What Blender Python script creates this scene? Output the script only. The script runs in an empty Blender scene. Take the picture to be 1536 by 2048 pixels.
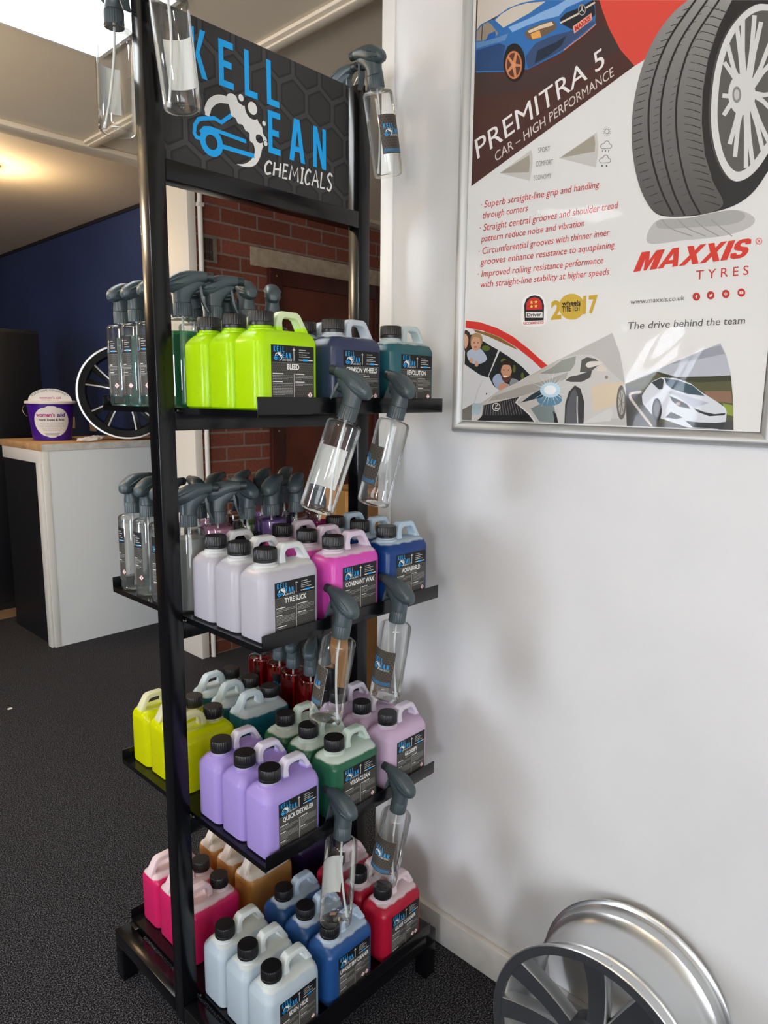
import bpy, bmesh, math, random
from mathutils import Vector, Matrix
from mathutils.geometry import tessellate_polygon
random.seed(7)
SC = bpy.context.scene
COL = SC.collection
PI = math.pi

# ------------------------------------------------------------------ camera
CAM = Vector((-.644, -1.1943, 1.3949)); F = 1392.49
YAW, PITCH, ROLL = .8132, -.1642, .0101
_cy, _sy, _cp, _sp = math.cos(YAW), math.sin(YAW), math.cos(PITCH), math.sin(PITCH)
FW = Vector((_sy*_cp, _cy*_cp, _sp)); _rt = Vector((_cy, -_sy, 0)); _up = _rt.cross(FW)
RT = math.cos(ROLL)*_rt + math.sin(ROLL)*_up; UP = -math.sin(ROLL)*_rt + math.cos(ROLL)*_up
cd = bpy.data.cameras.new('camera'); cam = bpy.data.objects.new('camera', cd); COL.objects.link(cam)
cd.sensor_fit = 'VERTICAL'; cd.sensor_height = 24; cd.lens = 24*F/2048; cd.clip_start = .02
m = Matrix.Identity(4)
for i in range(3):
    m[i][0] = RT[i]; m[i][1] = UP[i]; m[i][2] = -FW[i]; m[i][3] = CAM[i]
cam.matrix_world = m
SC.camera = cam
def on_wall(u, v, x):                       # where a pixel of the photograph meets the plane X = x
    d = FW + (u-768)/F*RT - (v-1024)/F*UP
    return CAM + d*((x-CAM.x)/d.x)

# ------------------------------------------------------------------ light and view
SC.view_settings.view_transform = 'Standard'; SC.view_settings.look = 'None'
SC.view_settings.gamma = 1; SC.view_settings.use_curve_mapping = False
SC.view_settings.exposure = 0.72
WINDOW_LIGHT = 26.0
SHOPFRONT_LIGHT = 2.8
SKYLIGHT = 5.0
WARM_SPOT_FILL = 9.0  # scales the ceiling spot and the added fill lights
world = bpy.data.worlds.new('world'); SC.world = world; world.use_nodes = True
world.node_tree.nodes['Background'].inputs[0].default_value = (.75, .85, 1, 1)
world.node_tree.nodes['Background'].inputs[1].default_value = .5
SC.cycles.max_bounces = 10; SC.cycles.diffuse_bounces = 4; SC.cycles.glossy_bounces = 4
SC.cycles.transmission_bounces = 8; SC.cycles.transparent_max_bounces = 24
SC.cycles.caustics_reflective = False; SC.cycles.caustics_refractive = False
SC.cycles.sample_clamp_indirect = 4

# ------------------------------------------------------------------ materials
def lin(c):
    if isinstance(c, str):
        c = [int(c[i:i+2], 16)/255 for i in (0, 2, 4)]
    return tuple((x/12.92 if x <= .04045 else ((x+.055)/1.055)**2.4) for x in c) + (1,)
MATS = {}
def new_mat(name):
    M = bpy.data.materials.new(name); M.use_nodes = True
    return M, M.node_tree.nodes, M.node_tree.links, M.node_tree.nodes['Principled BSDF']
def mat(name, col, rough=.5, metal=0, spec=.5, coat=0, emit=0):
    if name in MATS: return MATS[name]
    M, N, L, B = new_mat(name)
    B.inputs['Base Color'].default_value = lin(col); B.inputs['Roughness'].default_value = rough
    B.inputs['Metallic'].default_value = metal; B.inputs['Specular IOR Level'].default_value = spec
    if coat: B.inputs['Coat Weight'].default_value = coat; B.inputs['Coat Roughness'].default_value = .04
    if emit:
        B.inputs['Emission Color'].default_value = lin(col); B.inputs['Emission Strength'].default_value = emit
    MATS[name] = M
    return M
def ink(col):                               # a printed colour
    return mat('ink_'+col, col, .55, 0, .25)
def node(N, t, **k):
    n = N.new(t)
    for a, b in k.items(): setattr(n, a, b)
    return n
def math_node(N, L, op, a, b=None, c=None):
    n = node(N, 'ShaderNodeMath', operation=op)
    for i, x in enumerate((a, b, c)):
        if x is None: continue
        if hasattr(x, 'links'): L.new(x, n.inputs[i])
        else: n.inputs[i].default_value = x
    return n.outputs[0]
def noisy(name, c1, c2, scale, rough=.8, bump=0, detail=4, spec=.3, dist=.01, lo=.35, hi=.65):
    M, N, L, B = new_mat(name)
    tc = node(N, 'ShaderNodeTexCoord'); nz = node(N, 'ShaderNodeTexNoise')
    nz.inputs['Scale'].default_value = scale; nz.inputs['Detail'].default_value = detail
    L.new(tc.outputs['Object'], nz.inputs['Vector'])
    r = node(N, 'ShaderNodeValToRGB'); r.color_ramp.elements[0].color = lin(c1); r.color_ramp.elements[1].color = lin(c2)
    r.color_ramp.elements[0].position = lo; r.color_ramp.elements[1].position = hi
    L.new(nz.outputs['Fac'], r.inputs['Fac']); L.new(r.outputs['Color'], B.inputs['Base Color'])
    B.inputs['Roughness'].default_value = rough; B.inputs['Specular IOR Level'].default_value = spec
    if bump:
        b = node(N, 'ShaderNodeBump'); b.inputs['Strength'].default_value = bump; b.inputs['Distance'].default_value = dist
        L.new(nz.outputs['Fac'], b.inputs['Height']); L.new(b.outputs['Normal'], B.inputs['Normal'])
    MATS[name] = M
    return M
def hex_mat(name, size, base, line, dark, rough=.45, plane='XZ'):
    """printed honeycomb: cells `size` metres across"""
    M, N, L, B = new_mat(name)
    tc = node(N, 'ShaderNodeTexCoord'); sp = node(N, 'ShaderNodeSeparateXYZ'); L.new(tc.outputs['Object'], sp.inputs[0])
    cb = node(N, 'ShaderNodeCombineXYZ')
    L.new(math_node(N, L, 'MULTIPLY', sp.outputs[plane[0]], 1/size), cb.inputs[0])
    L.new(math_node(N, L, 'MULTIPLY', sp.outputs[plane[1]], 1/size), cb.inputs[1])
    def wrap(src):
        w = node(N, 'ShaderNodeVectorMath', operation='WRAP'); L.new(src, w.inputs[0])
        w.inputs[1].default_value = (.5, .8660254, .5); w.inputs[2].default_value = (-.5, -.8660254, -.5)
        return w.outputs[0]
    a = wrap(cb.outputs[0])
    ad = node(N, 'ShaderNodeVectorMath', operation='ADD'); L.new(cb.outputs[0], ad.inputs[0]); ad.inputs[1].default_value = (.5, .8660254, 0)
    b = wrap(ad.outputs[0])
    def ln(v):
        n = node(N, 'ShaderNodeVectorMath', operation='LENGTH'); L.new(v, n.inputs[0]); return n.outputs['Value']
    f = math_node(N, L, 'LESS_THAN', ln(a), ln(b))
    mx = node(N, 'ShaderNodeMix', data_type='VECTOR'); L.new(f, mx.inputs[0]); L.new(b, mx.inputs[4]); L.new(a, mx.inputs[5])
    s2 = node(N, 'ShaderNodeSeparateXYZ'); L.new(mx.outputs[1], s2.inputs[0])
    ax = math_node(N, L, 'ABSOLUTE', s2.outputs[0]); ay = math_node(N, L, 'ABSOLUTE', s2.outputs[1])
    d = math_node(N, L, 'MAXIMUM', ax, math_node(N, L, 'ADD', math_node(N, L, 'MULTIPLY', ax, .5), math_node(N, L, 'MULTIPLY', ay, .8660254)))
    r = node(N, 'ShaderNodeValToRGB'); e = r.color_ramp.elements
    e[0].position = .36; e[0].color = lin(base); e[1].position = .425; e[1].color = lin(dark)
    q = e.new(.445); q.color = lin(line); q = e.new(.5); q.color = lin(line)
    L.new(d, r.inputs['Fac']); L.new(r.outputs['Color'], B.inputs['Base Color'])
    B.inputs['Roughness'].default_value = rough; B.inputs['Specular IOR Level'].default_value = .25
    MATS[name] = M
    return M
def clear_mat(name, tint=(.97, .98, .98), lo=.04, gl=.04, k=.75):
    """thin clear plastic wall: lets light through, mirrors more at grazing angles"""
    M, N, L, B = new_mat(name); N.remove(B)
    out = N['Material Output']; tr = node(N, 'ShaderNodeBsdfTransparent'); tr.inputs[0].default_value = tint+(1,)
    g = node(N, 'ShaderNodeBsdfGlossy'); g.inputs['Roughness'].default_value = gl; g.inputs[0].default_value = (1, 1, 1, 1)
    lw = node(N, 'ShaderNodeLayerWeight'); lw.inputs['Blend'].default_value = .18
    f = math_node(N, L, 'MULTIPLY_ADD', lw.outputs['Fresnel'], k, lo)
    mx = node(N, 'ShaderNodeMixShader'); L.new(f, mx.inputs[0]); L.new(tr.outputs[0], mx.inputs[1]); L.new(g.outputs[0], mx.inputs[2])
    L.new(mx.outputs[0], out.inputs[0]); MATS[name] = M
    return M
def liquid_mat(name, col, cloudy=0):
    """coloured liquid in a bottle: mostly clear, bends some light, mirrors at grazing angles"""
    M, N, L, B = new_mat(name); out = N['Material Output']
    B.inputs['Base Color'].default_value = lin(col); B.inputs['Roughness'].default_value = .02
    B.inputs['IOR'].default_value = 1.2; B.inputs['Transmission Weight'].default_value = 1
    tr = node(N, 'ShaderNodeBsdfTransparent'); tr.inputs[0].default_value = lin(col)
    ms = node(N, 'ShaderNodeMixShader'); ms.inputs[0].default_value = .38
    L.new(tr.outputs[0], ms.inputs[1]); L.new(B.outputs[0], ms.inputs[2]); last = ms.outputs[0]
    if cloudy:
        d = node(N, 'ShaderNodeBsdfDiffuse'); d.inputs[0].default_value = lin(col); t = node(N, 'ShaderNodeBsdfTranslucent'); t.inputs[0].default_value = lin(col)
        m1 = node(N, 'ShaderNodeMixShader'); L.new(d.outputs[0], m1.inputs[1]); L.new(t.outputs[0], m1.inputs[2])
        m2 = node(N, 'ShaderNodeMixShader'); m2.inputs[0].default_value = cloudy; L.new(last, m2.inputs[1]); L.new(m1.outputs[0], m2.inputs[2]); last = m2.outputs[0]
    L.new(last, out.inputs[0]); MATS[name] = M
    return M
def can_mat(name, liquid, level, top='DDE6E8', glow=.3):
    """milky blow-moulded plastic: shows the liquid up to its level, milky white above it"""
    M, N, L, B = new_mat(name)
    tc = node(N, 'ShaderNodeTexCoord'); sp = node(N, 'ShaderNodeSeparateXYZ'); L.new(tc.outputs['Object'], sp.inputs[0])
    nz = node(N, 'ShaderNodeTexNoise'); nz.inputs['Scale'].default_value = 38; L.new(tc.outputs['Object'], nz.inputs['Vector'])
    h = math_node(N, L, 'MULTIPLY_ADD', nz.outputs['Fac'], .007, sp.outputs['Z'])
    mr = node(N, 'ShaderNodeMapRange'); L.new(h, mr.inputs[0]); mr.inputs[1].default_value = level+.0025; mr.inputs[2].default_value = level+.0055
    mx = node(N, 'ShaderNodeMix', data_type='RGBA'); L.new(mr.outputs[0], mx.inputs[0]); mx.inputs[6].default_value = lin(liquid); mx.inputs[7].default_value = lin(top)
    L.new(mx.outputs[2], B.inputs['Base Color']); B.inputs['Roughness'].default_value = .27; B.inputs['Specular IOR Level'].default_value = .5
    t = node(N, 'ShaderNodeBsdfTranslucent'); L.new(mx.outputs[2], t.inputs[0])
    ms = node(N, 'ShaderNodeMixShader'); ms.inputs[0].default_value = glow
    L.new(B.outputs[0], ms.inputs[1]); L.new(t.outputs[0], ms.inputs[2]); L.new(ms.outputs[0], N['Material Output'].inputs[0])
    MATS[name] = M
    return M

BLACK = mat('black_powder_coat', '0A0B0E', .2, 0, .4)
CAP = mat('black_cap_plastic', '141416', .35, 0, .5)
GREY = mat('charcoal_plastic', '414E53', .38, 0, .5)
GREYD = mat('charcoal_plastic_darker', '2A3235', .4, 0, .5)
CLEAR = clear_mat('clear_plastic', lo=.055)
TUBE = mat('milky_tube', 'DADFDD', .3)
WHITE = mat('white_print', 'F2F2EE', .5, 0, .3)
BLUE = mat('logo_blue', '22AEF8', .5, 0, .3)
HEXS = hex_mat('honeycomb_print_sign', .072, '3A3A3A', '474747', '262626')
HEXL = hex_mat('honeycomb_print_label', .0046, '3E3D3A', '67655F', '2A2A28')
HEAD = mat('label_black', '1B1B1D', .5, 0, .3)

# ------------------------------------------------------------------ mesh helpers
def smooth_bm(bm, ang=38):
    c = math.cos(math.radians(ang))
    for f in bm.faces: f.smooth = True
    for e in bm.edges:
        if len(e.link_faces) == 2:
            e.smooth = e.link_faces[0].normal.dot(e.link_faces[1].normal) > c
        else: e.smooth = False
def tag(o, label, cat, group=None, kind=None):
    if label: o['label'] = label
    if cat: o['category'] = cat
    if group: o['group'] = group
    if kind: o['kind'] = kind
    return o
def obj(name, bm, mats, parent=None, smooth=38, loc=None):
    bm.normal_update()
    bmesh.ops.recalc_face_normals(bm, faces=bm.faces)
    if smooth: bm.normal_update(); smooth_bm(bm, smooth)
    me = bpy.data.meshes.new(name); bm.to_mesh(me); bm.free()
    for M in (mats if isinstance(mats, (list, tuple)) else [mats]): me.materials.append(M)
    o = bpy.data.objects.new(name, me); COL.objects.link(o)
    if parent: o.parent = parent
    if loc: o.location = loc
    return o
def thing(name, label, cat, loc=(0, 0, 0), rz=0, group=None):
    o = bpy.data.objects.new(name, None); COL.objects.link(o); o.empty_display_size = .05
    o.location = loc; o.rotation_euler = (0, 0, rz)
    return tag(o, label, cat, group)
def struct(o): o['kind'] = 'structure'; return o
def box(bm, a, b, bev=0, mi=0, seg=2):
    vs = [bm.verts.new((x, y, z)) for x in (a[0], b[0]) for y in (a[1], b[1]) for z in (a[2], b[2])]
    fs = [bm.faces.new([vs[i] for i in q]) for q in ((0, 1, 3, 2), (4, 6, 7, 5), (0, 4, 5, 1), (2, 3, 7, 6), (0, 2, 6, 4), (1, 5, 7, 3))]
    for f in fs: f.material_index = mi
    if bev:
        es = list({e for f in fs for e in f.edges})
        r = bmesh.ops.bevel(bm, geom=es, offset=bev, segments=seg, profile=.5, affect='EDGES')
        for f in r['faces']: f.material_index = mi
def boxes(*lst, bev=0):
    bm = bmesh.new()
    for a, b in lst: box(bm, a, b, bev)
    return bm
def loft(bm, rings, caps=True, closed=True, mi=0):
    R = [[bm.verts.new(p) for p in r] for r in rings]; n = len(R[0])
    for a, b in zip(R, R[1:]):
        for i in range(n if closed else n-1):
            f = bm.faces.new((a[i], a[(i+1) % n], b[(i+1) % n], b[i])); f.material_index = mi
    if caps:
        for r, flip in ((R[0], True), (R[-1], False)):
            f = bm.faces.new(r[::-1] if flip else r); f.material_index = mi
    return R
def lathe(bm, prof, n=32, c=(0, 0, 0), caps=True, mi=0, ax='Z'):
    rings = []
    for r, z in prof:
        ring = []
        for k in range(n):
            t = 2*PI*k/n; x, y = r*math.cos(t), r*math.sin(t)
            p = (x, y, z) if ax == 'Z' else ((z, x, y) if ax == 'X' else (y, z, x))
            ring.append((p[0]+c[0], p[1]+c[1], p[2]+c[2]))
        rings.append(ring)
    return loft(bm, rings, caps, mi=mi)
def ribbed(bm, r, dr, z0, z1, ribs, c=(0, 0, 0), top=.0015):
    n = ribs*4; rings = []
    for z, k in ((z0, 1), (z1-top, 1), (z1, .93)):
        ring = []
        for i in range(n):
            t = 2*PI*i/n; rr = (r-dr if i % 4 in (2, 3) else r)*k if k == 1 else r*k
            ring.append((c[0]+rr*math.cos(t), c[1]+rr*math.sin(t), c[2]+z))
        rings.append(ring)
    loft(bm, rings)
def tube(bm, pts, r, n=10, caps=True, mi=0):
    pts = [Vector(p) for p in pts]; rings = []; up = None
    for i, p in enumerate(pts):
        d = (pts[min(i+1, len(pts)-1)]-pts[max(i-1, 0)]).normalized()
        if up is None: up = d.orthogonal().normalized()
        up = (up - d*up.dot(d)).normalized(); s = d.cross(up)
        rr = r[i] if isinstance(r, (list, tuple)) else r
        rings.append([p + rr*(math.cos(2*PI*k/n)*up + math.sin(2*PI*k/n)*s) for k in range(n)])
    loft(bm, rings, caps, mi=mi)
def rrect(L, R, hy, r, z, seg=4):
    out = []
    for cx, cy, a0 in ((R-r, hy-r, 0), (L+r, hy-r, 90), (L+r, -hy+r, 180), (R-r, -hy+r, 270)):
        for k in range(seg+1):
            t = math.radians(a0+90*k/seg); out.append((cx+r*math.cos(t), cy+r*math.sin(t), z))
    return out
def catmull(P, n=6, closed=False):
    out = []; m = len(P)
    for i in range(m if closed else m-1):
        p = [P[(i+k) % m] if closed else P[min(max(i+k, 0), m-1)] for k in (-1, 0, 1, 2)]
        for j in range(n):
            t = j/n
            out.append(tuple(.5*(2*p[1][a]+(p[2][a]-p[0][a])*t+(2*p[0][a]-5*p[1][a]+4*p[2][a]-p[3][a])*t*t+(3*p[1][a]-p[0][a]-3*p[2][a]+p[3][a])*t**3) for a in range(len(P[0]))))
    if not closed: out.append(tuple(P[-1]))
    return out

# ------------------------------------------------------------------ flat print (signs, labels, poster)
_txt = {}
def text2d(s, bold=0):
    """outline lettering: verts scaled so that a capital is 1 high, faces, width"""
    k = (s, bold)
    if k in _txt: return _txt[k]
    cu = bpy.data.curves.new('t', 'FONT'); cu.body = s; cu.size = 1; cu.offset = bold; cu.resolution_u = 3; cu.fill_mode = 'FRONT'
    o = bpy.data.objects.new('t', cu); COL.objects.link(o)
    dg = bpy.context.evaluated_depsgraph_get(); me = bpy.data.meshes.new_from_object(o.evaluated_get(dg))
    V = [(v.co.x, v.co.y) for v in me.vertices]; Fc = [tuple(p.vertices) for p in me.polygons]
    bpy.data.objects.remove(o); bpy.data.curves.remove(cu); bpy.data.meshes.remove(me)
    x0 = min(v[0] for v in V); x1 = max(v[0] for v in V); h = .70
    _txt[k] = ([((x-x0)/h, y/h) for x, y in V], Fc, (x1-x0)/h)
    return _txt[k]
class Art:
    def __init__(s): s.V = []; s.F = []; s.mats = []; s.n = 0
    def up(s, lay):      # every stroke lies a hair above the one printed before it
        s.n += 1; return lay+.02*(s.n % 45)
    def _m(s, M):
        if isinstance(M, str): M = ink(M)
        if M not in s.mats: s.mats.append(M)
        return s.mats.index(M)
    def poly(s, M, pts, lay=1):
        lay = s.up(lay); mi = s._m(M); b = len(s.V); s.V += [(p[0], p[1], lay) for p in pts]
        for t in tessellate_polygon([[Vector((p[0], p[1], 0)) for p in pts]]):
            s.F.append((tuple(b+i for i in t), mi))
        return s
    def blob(s, M, pts, lay=1, n=5): return s.poly(M, catmull(pts, n, True), lay)
    def rect(s, M, x0, y0, x1, y1, lay=1): return s.poly(M, [(x0, y0), (x1, y0), (x1, y1), (x0, y1)], lay)
    def ell(s, M, x, y, rx, ry=None, lay=1, n=28, rot=0):
        ry = rx if ry is None else ry; c, d = math.cos(rot), math.sin(rot)
        return s.poly(M, [(x+rx*math.cos(2*PI*k/n)*c-ry*math.sin(2*PI*k/n)*d, y+rx*math.cos(2*PI*k/n)*d+ry*math.sin(2*PI*k/n)*c) for k in range(n)], lay)
    def ring(s, M, x, y, ro, ri, lay=1, n=32, sy=1):
        lay = s.up(lay); mi = s._m(M); b = len(s.V)
        for k in range(n):
            c, d = math.cos(2*PI*k/n), math.sin(2*PI*k/n)
            s.V += [(x+ro*c, y+ro*d*sy, lay), (x+ri*c, y+ri*d*sy, lay)]
        for k in range(n):
            j = (k+1) % n; s.F.append(((b+2*k, b+2*j, b+2*j+1, b+2*k+1), mi))
        return s
    def line(s, M, pts, w, lay=1, smooth=0):
        if smooth: pts = catmull(pts, smooth)
        lay = s.up(lay)
        mi = s._m(M); b = len(s.V); n = len(pts)
        for i, p in enumerate(pts):
            a, c = pts[max(i-1, 0)], pts[min(i+1, n-1)]
            dx, dy = c[0]-a[0], c[1]-a[1]; l = math.hypot(dx, dy) or 1
            if 0 < i < n-1:
                d1 = (p[0]-a[0], p[1]-a[1]); d2 = (c[0]-p[0], c[1]-p[1]); l1 = math.hypot(*d1) or 1; l2 = math.hypot(*d2) or 1
                dx, dy = d1[0]/l1+d2[0]/l2, d1[1]/l1+d2[1]/l2; l = math.hypot(dx, dy) or 1
            ww = w[min(len(w)-1, round(i*(len(w)-1)/(n-1)))] if isinstance(w, (list, tuple)) else w
            s.V += [(p[0]-dy/l*ww/2, p[1]+dx/l*ww/2, lay), (p[0]+dy/l*ww/2, p[1]-dx/l*ww/2, lay)]
        for i in range(n-1): s.F.append(((b+2*i, b+2*i+1, b+2*i+3, b+2*i+2), mi))
        return s
    def text(s, M, string, O, E, T, lay=1, bold=0):
        """O baseline start, E baseline end, T top of a capital above O"""
        lay = s.up(lay); V, Fc, w = text2d(string, bold); mi = s._m(M); b = len(s.V)
        ex = ((E[0]-O[0])/w, (E[1]-O[1])/w); ey = (T[0]-O[0], T[1]-O[1])
        s.V += [(O[0]+x*ex[0]+y*ey[0], O[1]+x*ex[1]+y*ey[1], lay) for x, y in V]
        s.F += [(tuple(b+i for i in f), mi) for f in Fc]
        return s
    def add(s, A, f, lay=0):
        b = len(s.V); s.V += [f(x, y)+(l+lay,) for x, y, l in A.V]
        mp = [s._m(M) for M in A.mats]; s.F += [(tuple(b+i for i in q), mp[mi]) for q, mi in A.F]
        return s
    def build(s, name, parent, fmap, thick=.00012):
        me = bpy.data.meshes.new(name)
        me.from_pydata([tuple(fmap(x, y, l*thick)) for x, y, l in s.V], [], [f for f, _ in s.F])
        for i, (_, mi) in enumerate(s.F): me.polygons[i].material_index = mi
        for M in s.mats: me.materials.append(M)
        o = bpy.data.objects.new(name, me); COL.objects.link(o)
        if parent: o.parent = parent
        return o

STROKES = {'C': [[(.9, .85), (.55, 1), (.15, .7), (.05, .3), (.3, 0), (.85, .15)]], 'H': [[(.12, 1), (.05, 0)], [(.85, 1.05), (.8, 0)], [(0, .48), (.95, .58)]],
 'E': [[(.85, 1.02), (.15, 1), (.05, 0), (.8, .05)], [(.1, .52), (.7, .56)]], 'M': [[(0, 0), (.17, 1), (.5, .35), (.85, 1.02), (.95, 0)]],
 'I': [[(.5, 1), (.45, 0)], [(.1, 1), (.9, 1.02)], [(.05, 0), (.85, .02)]], 'A': [[(0, 0), (.45, 1.05), (.9, -.02)], [(.2, .36), (.85, .42)]],
 'L': [[(.15, 1), (.05, .02), (.85, .06)]], 'S': [[(.9, .9), (.5, 1.05), (.15, .8), (.45, .55), (.8, .3), (.5, -.02), (.05, .1)]]}
def logo(script=True):
    """the sign's device in millimetres, lower left corner of the sign at 0, 0"""
    A = Art()
    def L(pts, lay=3): A.poly(BLUE, pts, lay)
    def letter(ch, x0, x1, y0, y1, t=10.5):
        h = 11.5
        if ch == 'L': L([(x0, y1), (x0, y0), (x1, y0), (x1, y0+h), (x0+t, y0+h), (x0+t, y1)])
        if ch == 'E':
            m = (y0+y1)/2
            L([(x0, y0), (x1, y0), (x1, y0+h), (x0+t, y0+h), (x0+t, m-h/2), (x1-4, m-h/2), (x1-4, m+h/2), (x0+t, m+h/2), (x0+t, y1-h), (x1, y1-h), (x1, y1), (x0, y1)])
    A.rect(BLUE, 70.2, 164, 80.6, 245, 3)
    L([(80, 192), (93.5, 245), (104.5, 245), (91, 206), (106.8, 164), (95, 164), (84.5, 196), (80, 185)])
    letter('E', 131.9, 164.3, 164.3, 244.8); letter('L', 189.4, 219.6, 163.7, 245); letter('L', 242.3, 272.8, 163, 244.6)
    letter('E', 243.8, 274.6, 73.5, 153)
    L([(297.2, 72.8), (309, 72.8), (312.5, 92), (324.5, 92), (328, 72.8), (339.4, 72.8), (325, 155), (310.5, 155)])
    A.poly(HEXS, [(313.8, 102), (323.2, 102), (318.4, 133)], 4)
    L([(362, 74), (372, 74), (372, 124), (387, 74), (398.3, 74), (398.3, 155), (388.3, 155), (388.3, 106), (373, 155), (362, 155)])
    # foam and car
    A.line(WHITE, [(104, 103), (106, 117), (115, 130), (131, 140), (152, 143)], [10, 13, 14, 14, 13], 3, 5)
    A.blob(WHITE, [(148, 150), (158, 157), (168, 155.5), (176, 146), (187, 143), (196, 150), (204, 138), (214, 134.5), (220, 124), (229, 116), (231, 105), (240, 97), (238, 86), (229, 78), (224, 62), (214, 45), (200, 36), (182, 32.5), (167, 33.5), (182, 37), (196, 45), (206, 56), (210.5, 68), (207, 80), (199, 84), (198, 97), (189, 100), (182, 108), (172, 108), (166, 116), (157, 118), (154, 130)], 3, 4)
    for x, y, r in ((179.1, 155.8, 6), (205.6, 144.6, 11), (232.8, 124.5, 4.3), (235.9, 88, 4.6)):
        A.ell(HEXS, x+1, y-2, r*1.65, r*1.65, 4, 22); A.ell(WHITE, x+1, y, r, r*1.05, 5, 22)
    A.ell(HEXS, 222, 93, 9, 8, 4, 22)
    A.line(BLUE, [(90, 59.5), (79, 60), (75, 66), (77, 80), (85, 92), (95, 96), (119, 103), (134, 99.5), (157, 118.5)], 7.5, 3)
    A.ring(BLUE, 111.5, 59, 25, 13, 3, 36)
    A.line(BLUE, [(88, 70), (97, 80), (110, 83), (190, 80)], 7, 3); A.line(BLUE, [(130, 57.5), (209, 58)], 8, 3)
    if script:
        x = 233; wid = [20, 22, 17, 26, 12, 18, 22, 16, 19]
        for i, (c, w) in enumerate(zip('CHEMICALS', wid)):
            b = 32+i*.4; hh = 25+i*1.05
            for st in STROKES[c]:
                pts = [(x+px*w*.92+py*2.5, b+py*hh) for px, py in st]
                A.line(WHITE, pts, 4.3, 3, 4 if c in 'CS' else 0)
            x += w+1.6
    return A
LOGO = logo()
LOGO_SMALL = logo()

# ------------------------------------------------------------------ the room
WALLX = .6386; CEIL = 2.43; CEILB = 2.575; NAVYX = 1.65
wall_paint = noisy('white_wall_paint', 'DCDCDB', 'E3E3E2', 3, .55, .03, 6, .35, .002)
ceil_paint = noisy('ceiling_paint', 'E6D9C2', 'ECE0CB', 2, .7, .05, 6, .2, .002)
trim_paint = mat('white_gloss_trim', 'E6E4DF', .35)
carpet = noisy('charcoal_carpet', '0B0B0E', '8C8C94', 340, .95, .6, 2, .1, .003, .48, .78)
blue_paint = noisy('navy_wall_paint', '25335C', '2A3A66', 2, .45, .02, 4, .4, .002)
tan_floor = noisy('tan_floor', '8A6E50', '9A7C5C', 30, .6)
# carpet tone varies a little over the floor as well
bm = bmesh.new(); box(bm, (-3.5, -4, -.05), (3.3, 3.4, 0)); struct(obj('floor', bm, carpet, smooth=0))
bm = bmesh.new(); box(bm, (-3.5, 3.4, -.05), (3.3, 6.5, 0)); struct(obj('floor_back', bm, tan_floor, smooth=0))
SKX0, SKX1, SKY0, SKY1 = -.32, .462, .60, 1.089
RX0, RX1, RY0, RY1 = -2.25, -1.6, .68, 1.06
bm = bmesh.new()
for a, b in (((-3.5, -4), (3.3, SKY0)), ((-3.5, SKY1), (3.3, 1.95)), ((SKX1, SKY0), (3.3, SKY1)), ((RX1, SKY0), (SKX0, SKY1)), ((-3.5, SKY0), (RX0, SKY1)), ((RX0, SKY0), (RX1, RY0)), ((RX0, RY1), (RX1, SKY1))):
    box(bm, (a[0], a[1], CEIL), (b[0], b[1], CEIL+.06))
box(bm, (-3.5, 1.95, CEILB), (3.3, 6.5, CEILB+.06)); box(bm, (-3.5, 1.93, CEIL+.06), (3.3, 1.95, CEILB+.06))
struct(obj('ceiling', bm, ceil_paint, smooth=0))
sky_pane = mat('skylight_pane', 'F4FBFF', .5, emit=SKYLIGHT)
light_pane = mat('roof_light_pane', 'F8FBFF', .5, emit=SKYLIGHT*3.2)
for i, (x0, x1, y0, y1) in enumerate(((SKX0, SKX1, SKY0, SKY1), (RX0, RX1, RY0, RY1))):
    w = bpy.data.objects.new(f'window_{i+1}', None); COL.objects.link(w); struct(w)
    bm = bmesh.new(); box(bm, (x0, y0, CEIL+.03), (x1, y1, CEIL+.035)); obj('pane', bm, (sky_pane, light_pane)[i], w, 0)
    t = .012
    obj('frame', boxes(((x0, y0, CEIL-.008), (x0+t, y1, CEIL+.03)), ((x1-t, y0, CEIL-.008), (x1, y1, CEIL+.03)), ((x0+t, y0, CEIL-.008), (x1-t, y0+t, CEIL+.03)), ((x0+t, y1-t, CEIL-.008), (x1-t, y1, CEIL+.03))), trim_paint, w, 0)
bm = bmesh.new(); box(bm, (WALLX, -4, 0), (WALLX+.09, .03, CEIL)); struct(obj('wall_right', bm, wall_paint, smooth=0))
bm = bmesh.new(); box(bm, (WALLX-.005, -.004, .085), (WALLX+.095, .036, CEIL), .0015); struct(obj('trim_1', bm, trim_paint))
skirt_paint = noisy('skirting_paint', 'DFE0DD', 'E9E9E5', 20, .4)
bm = bmesh.new(); box(bm, (WALLX-.018, -4, 0), (WALLX, .036, .085), .003); struct(obj('baseboard_right', bm, skirt_paint))
# ceiling battens
bm = bmesh.new(); box(bm, (.737, .036, CEIL-.012), (.80, 1.85, CEIL), .004); box(bm, (.752, .036, CEIL-.020), (.785, 1.85, CEIL-.012), .004)
struct(obj('trim_2', bm, ceil_paint))
bm = bmesh.new(); box(bm, (-3.5, 1.85, CEIL-.022), (3.3, 1.95, CEIL), .005); struct(obj('trim_3', bm, ceil_paint))
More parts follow.
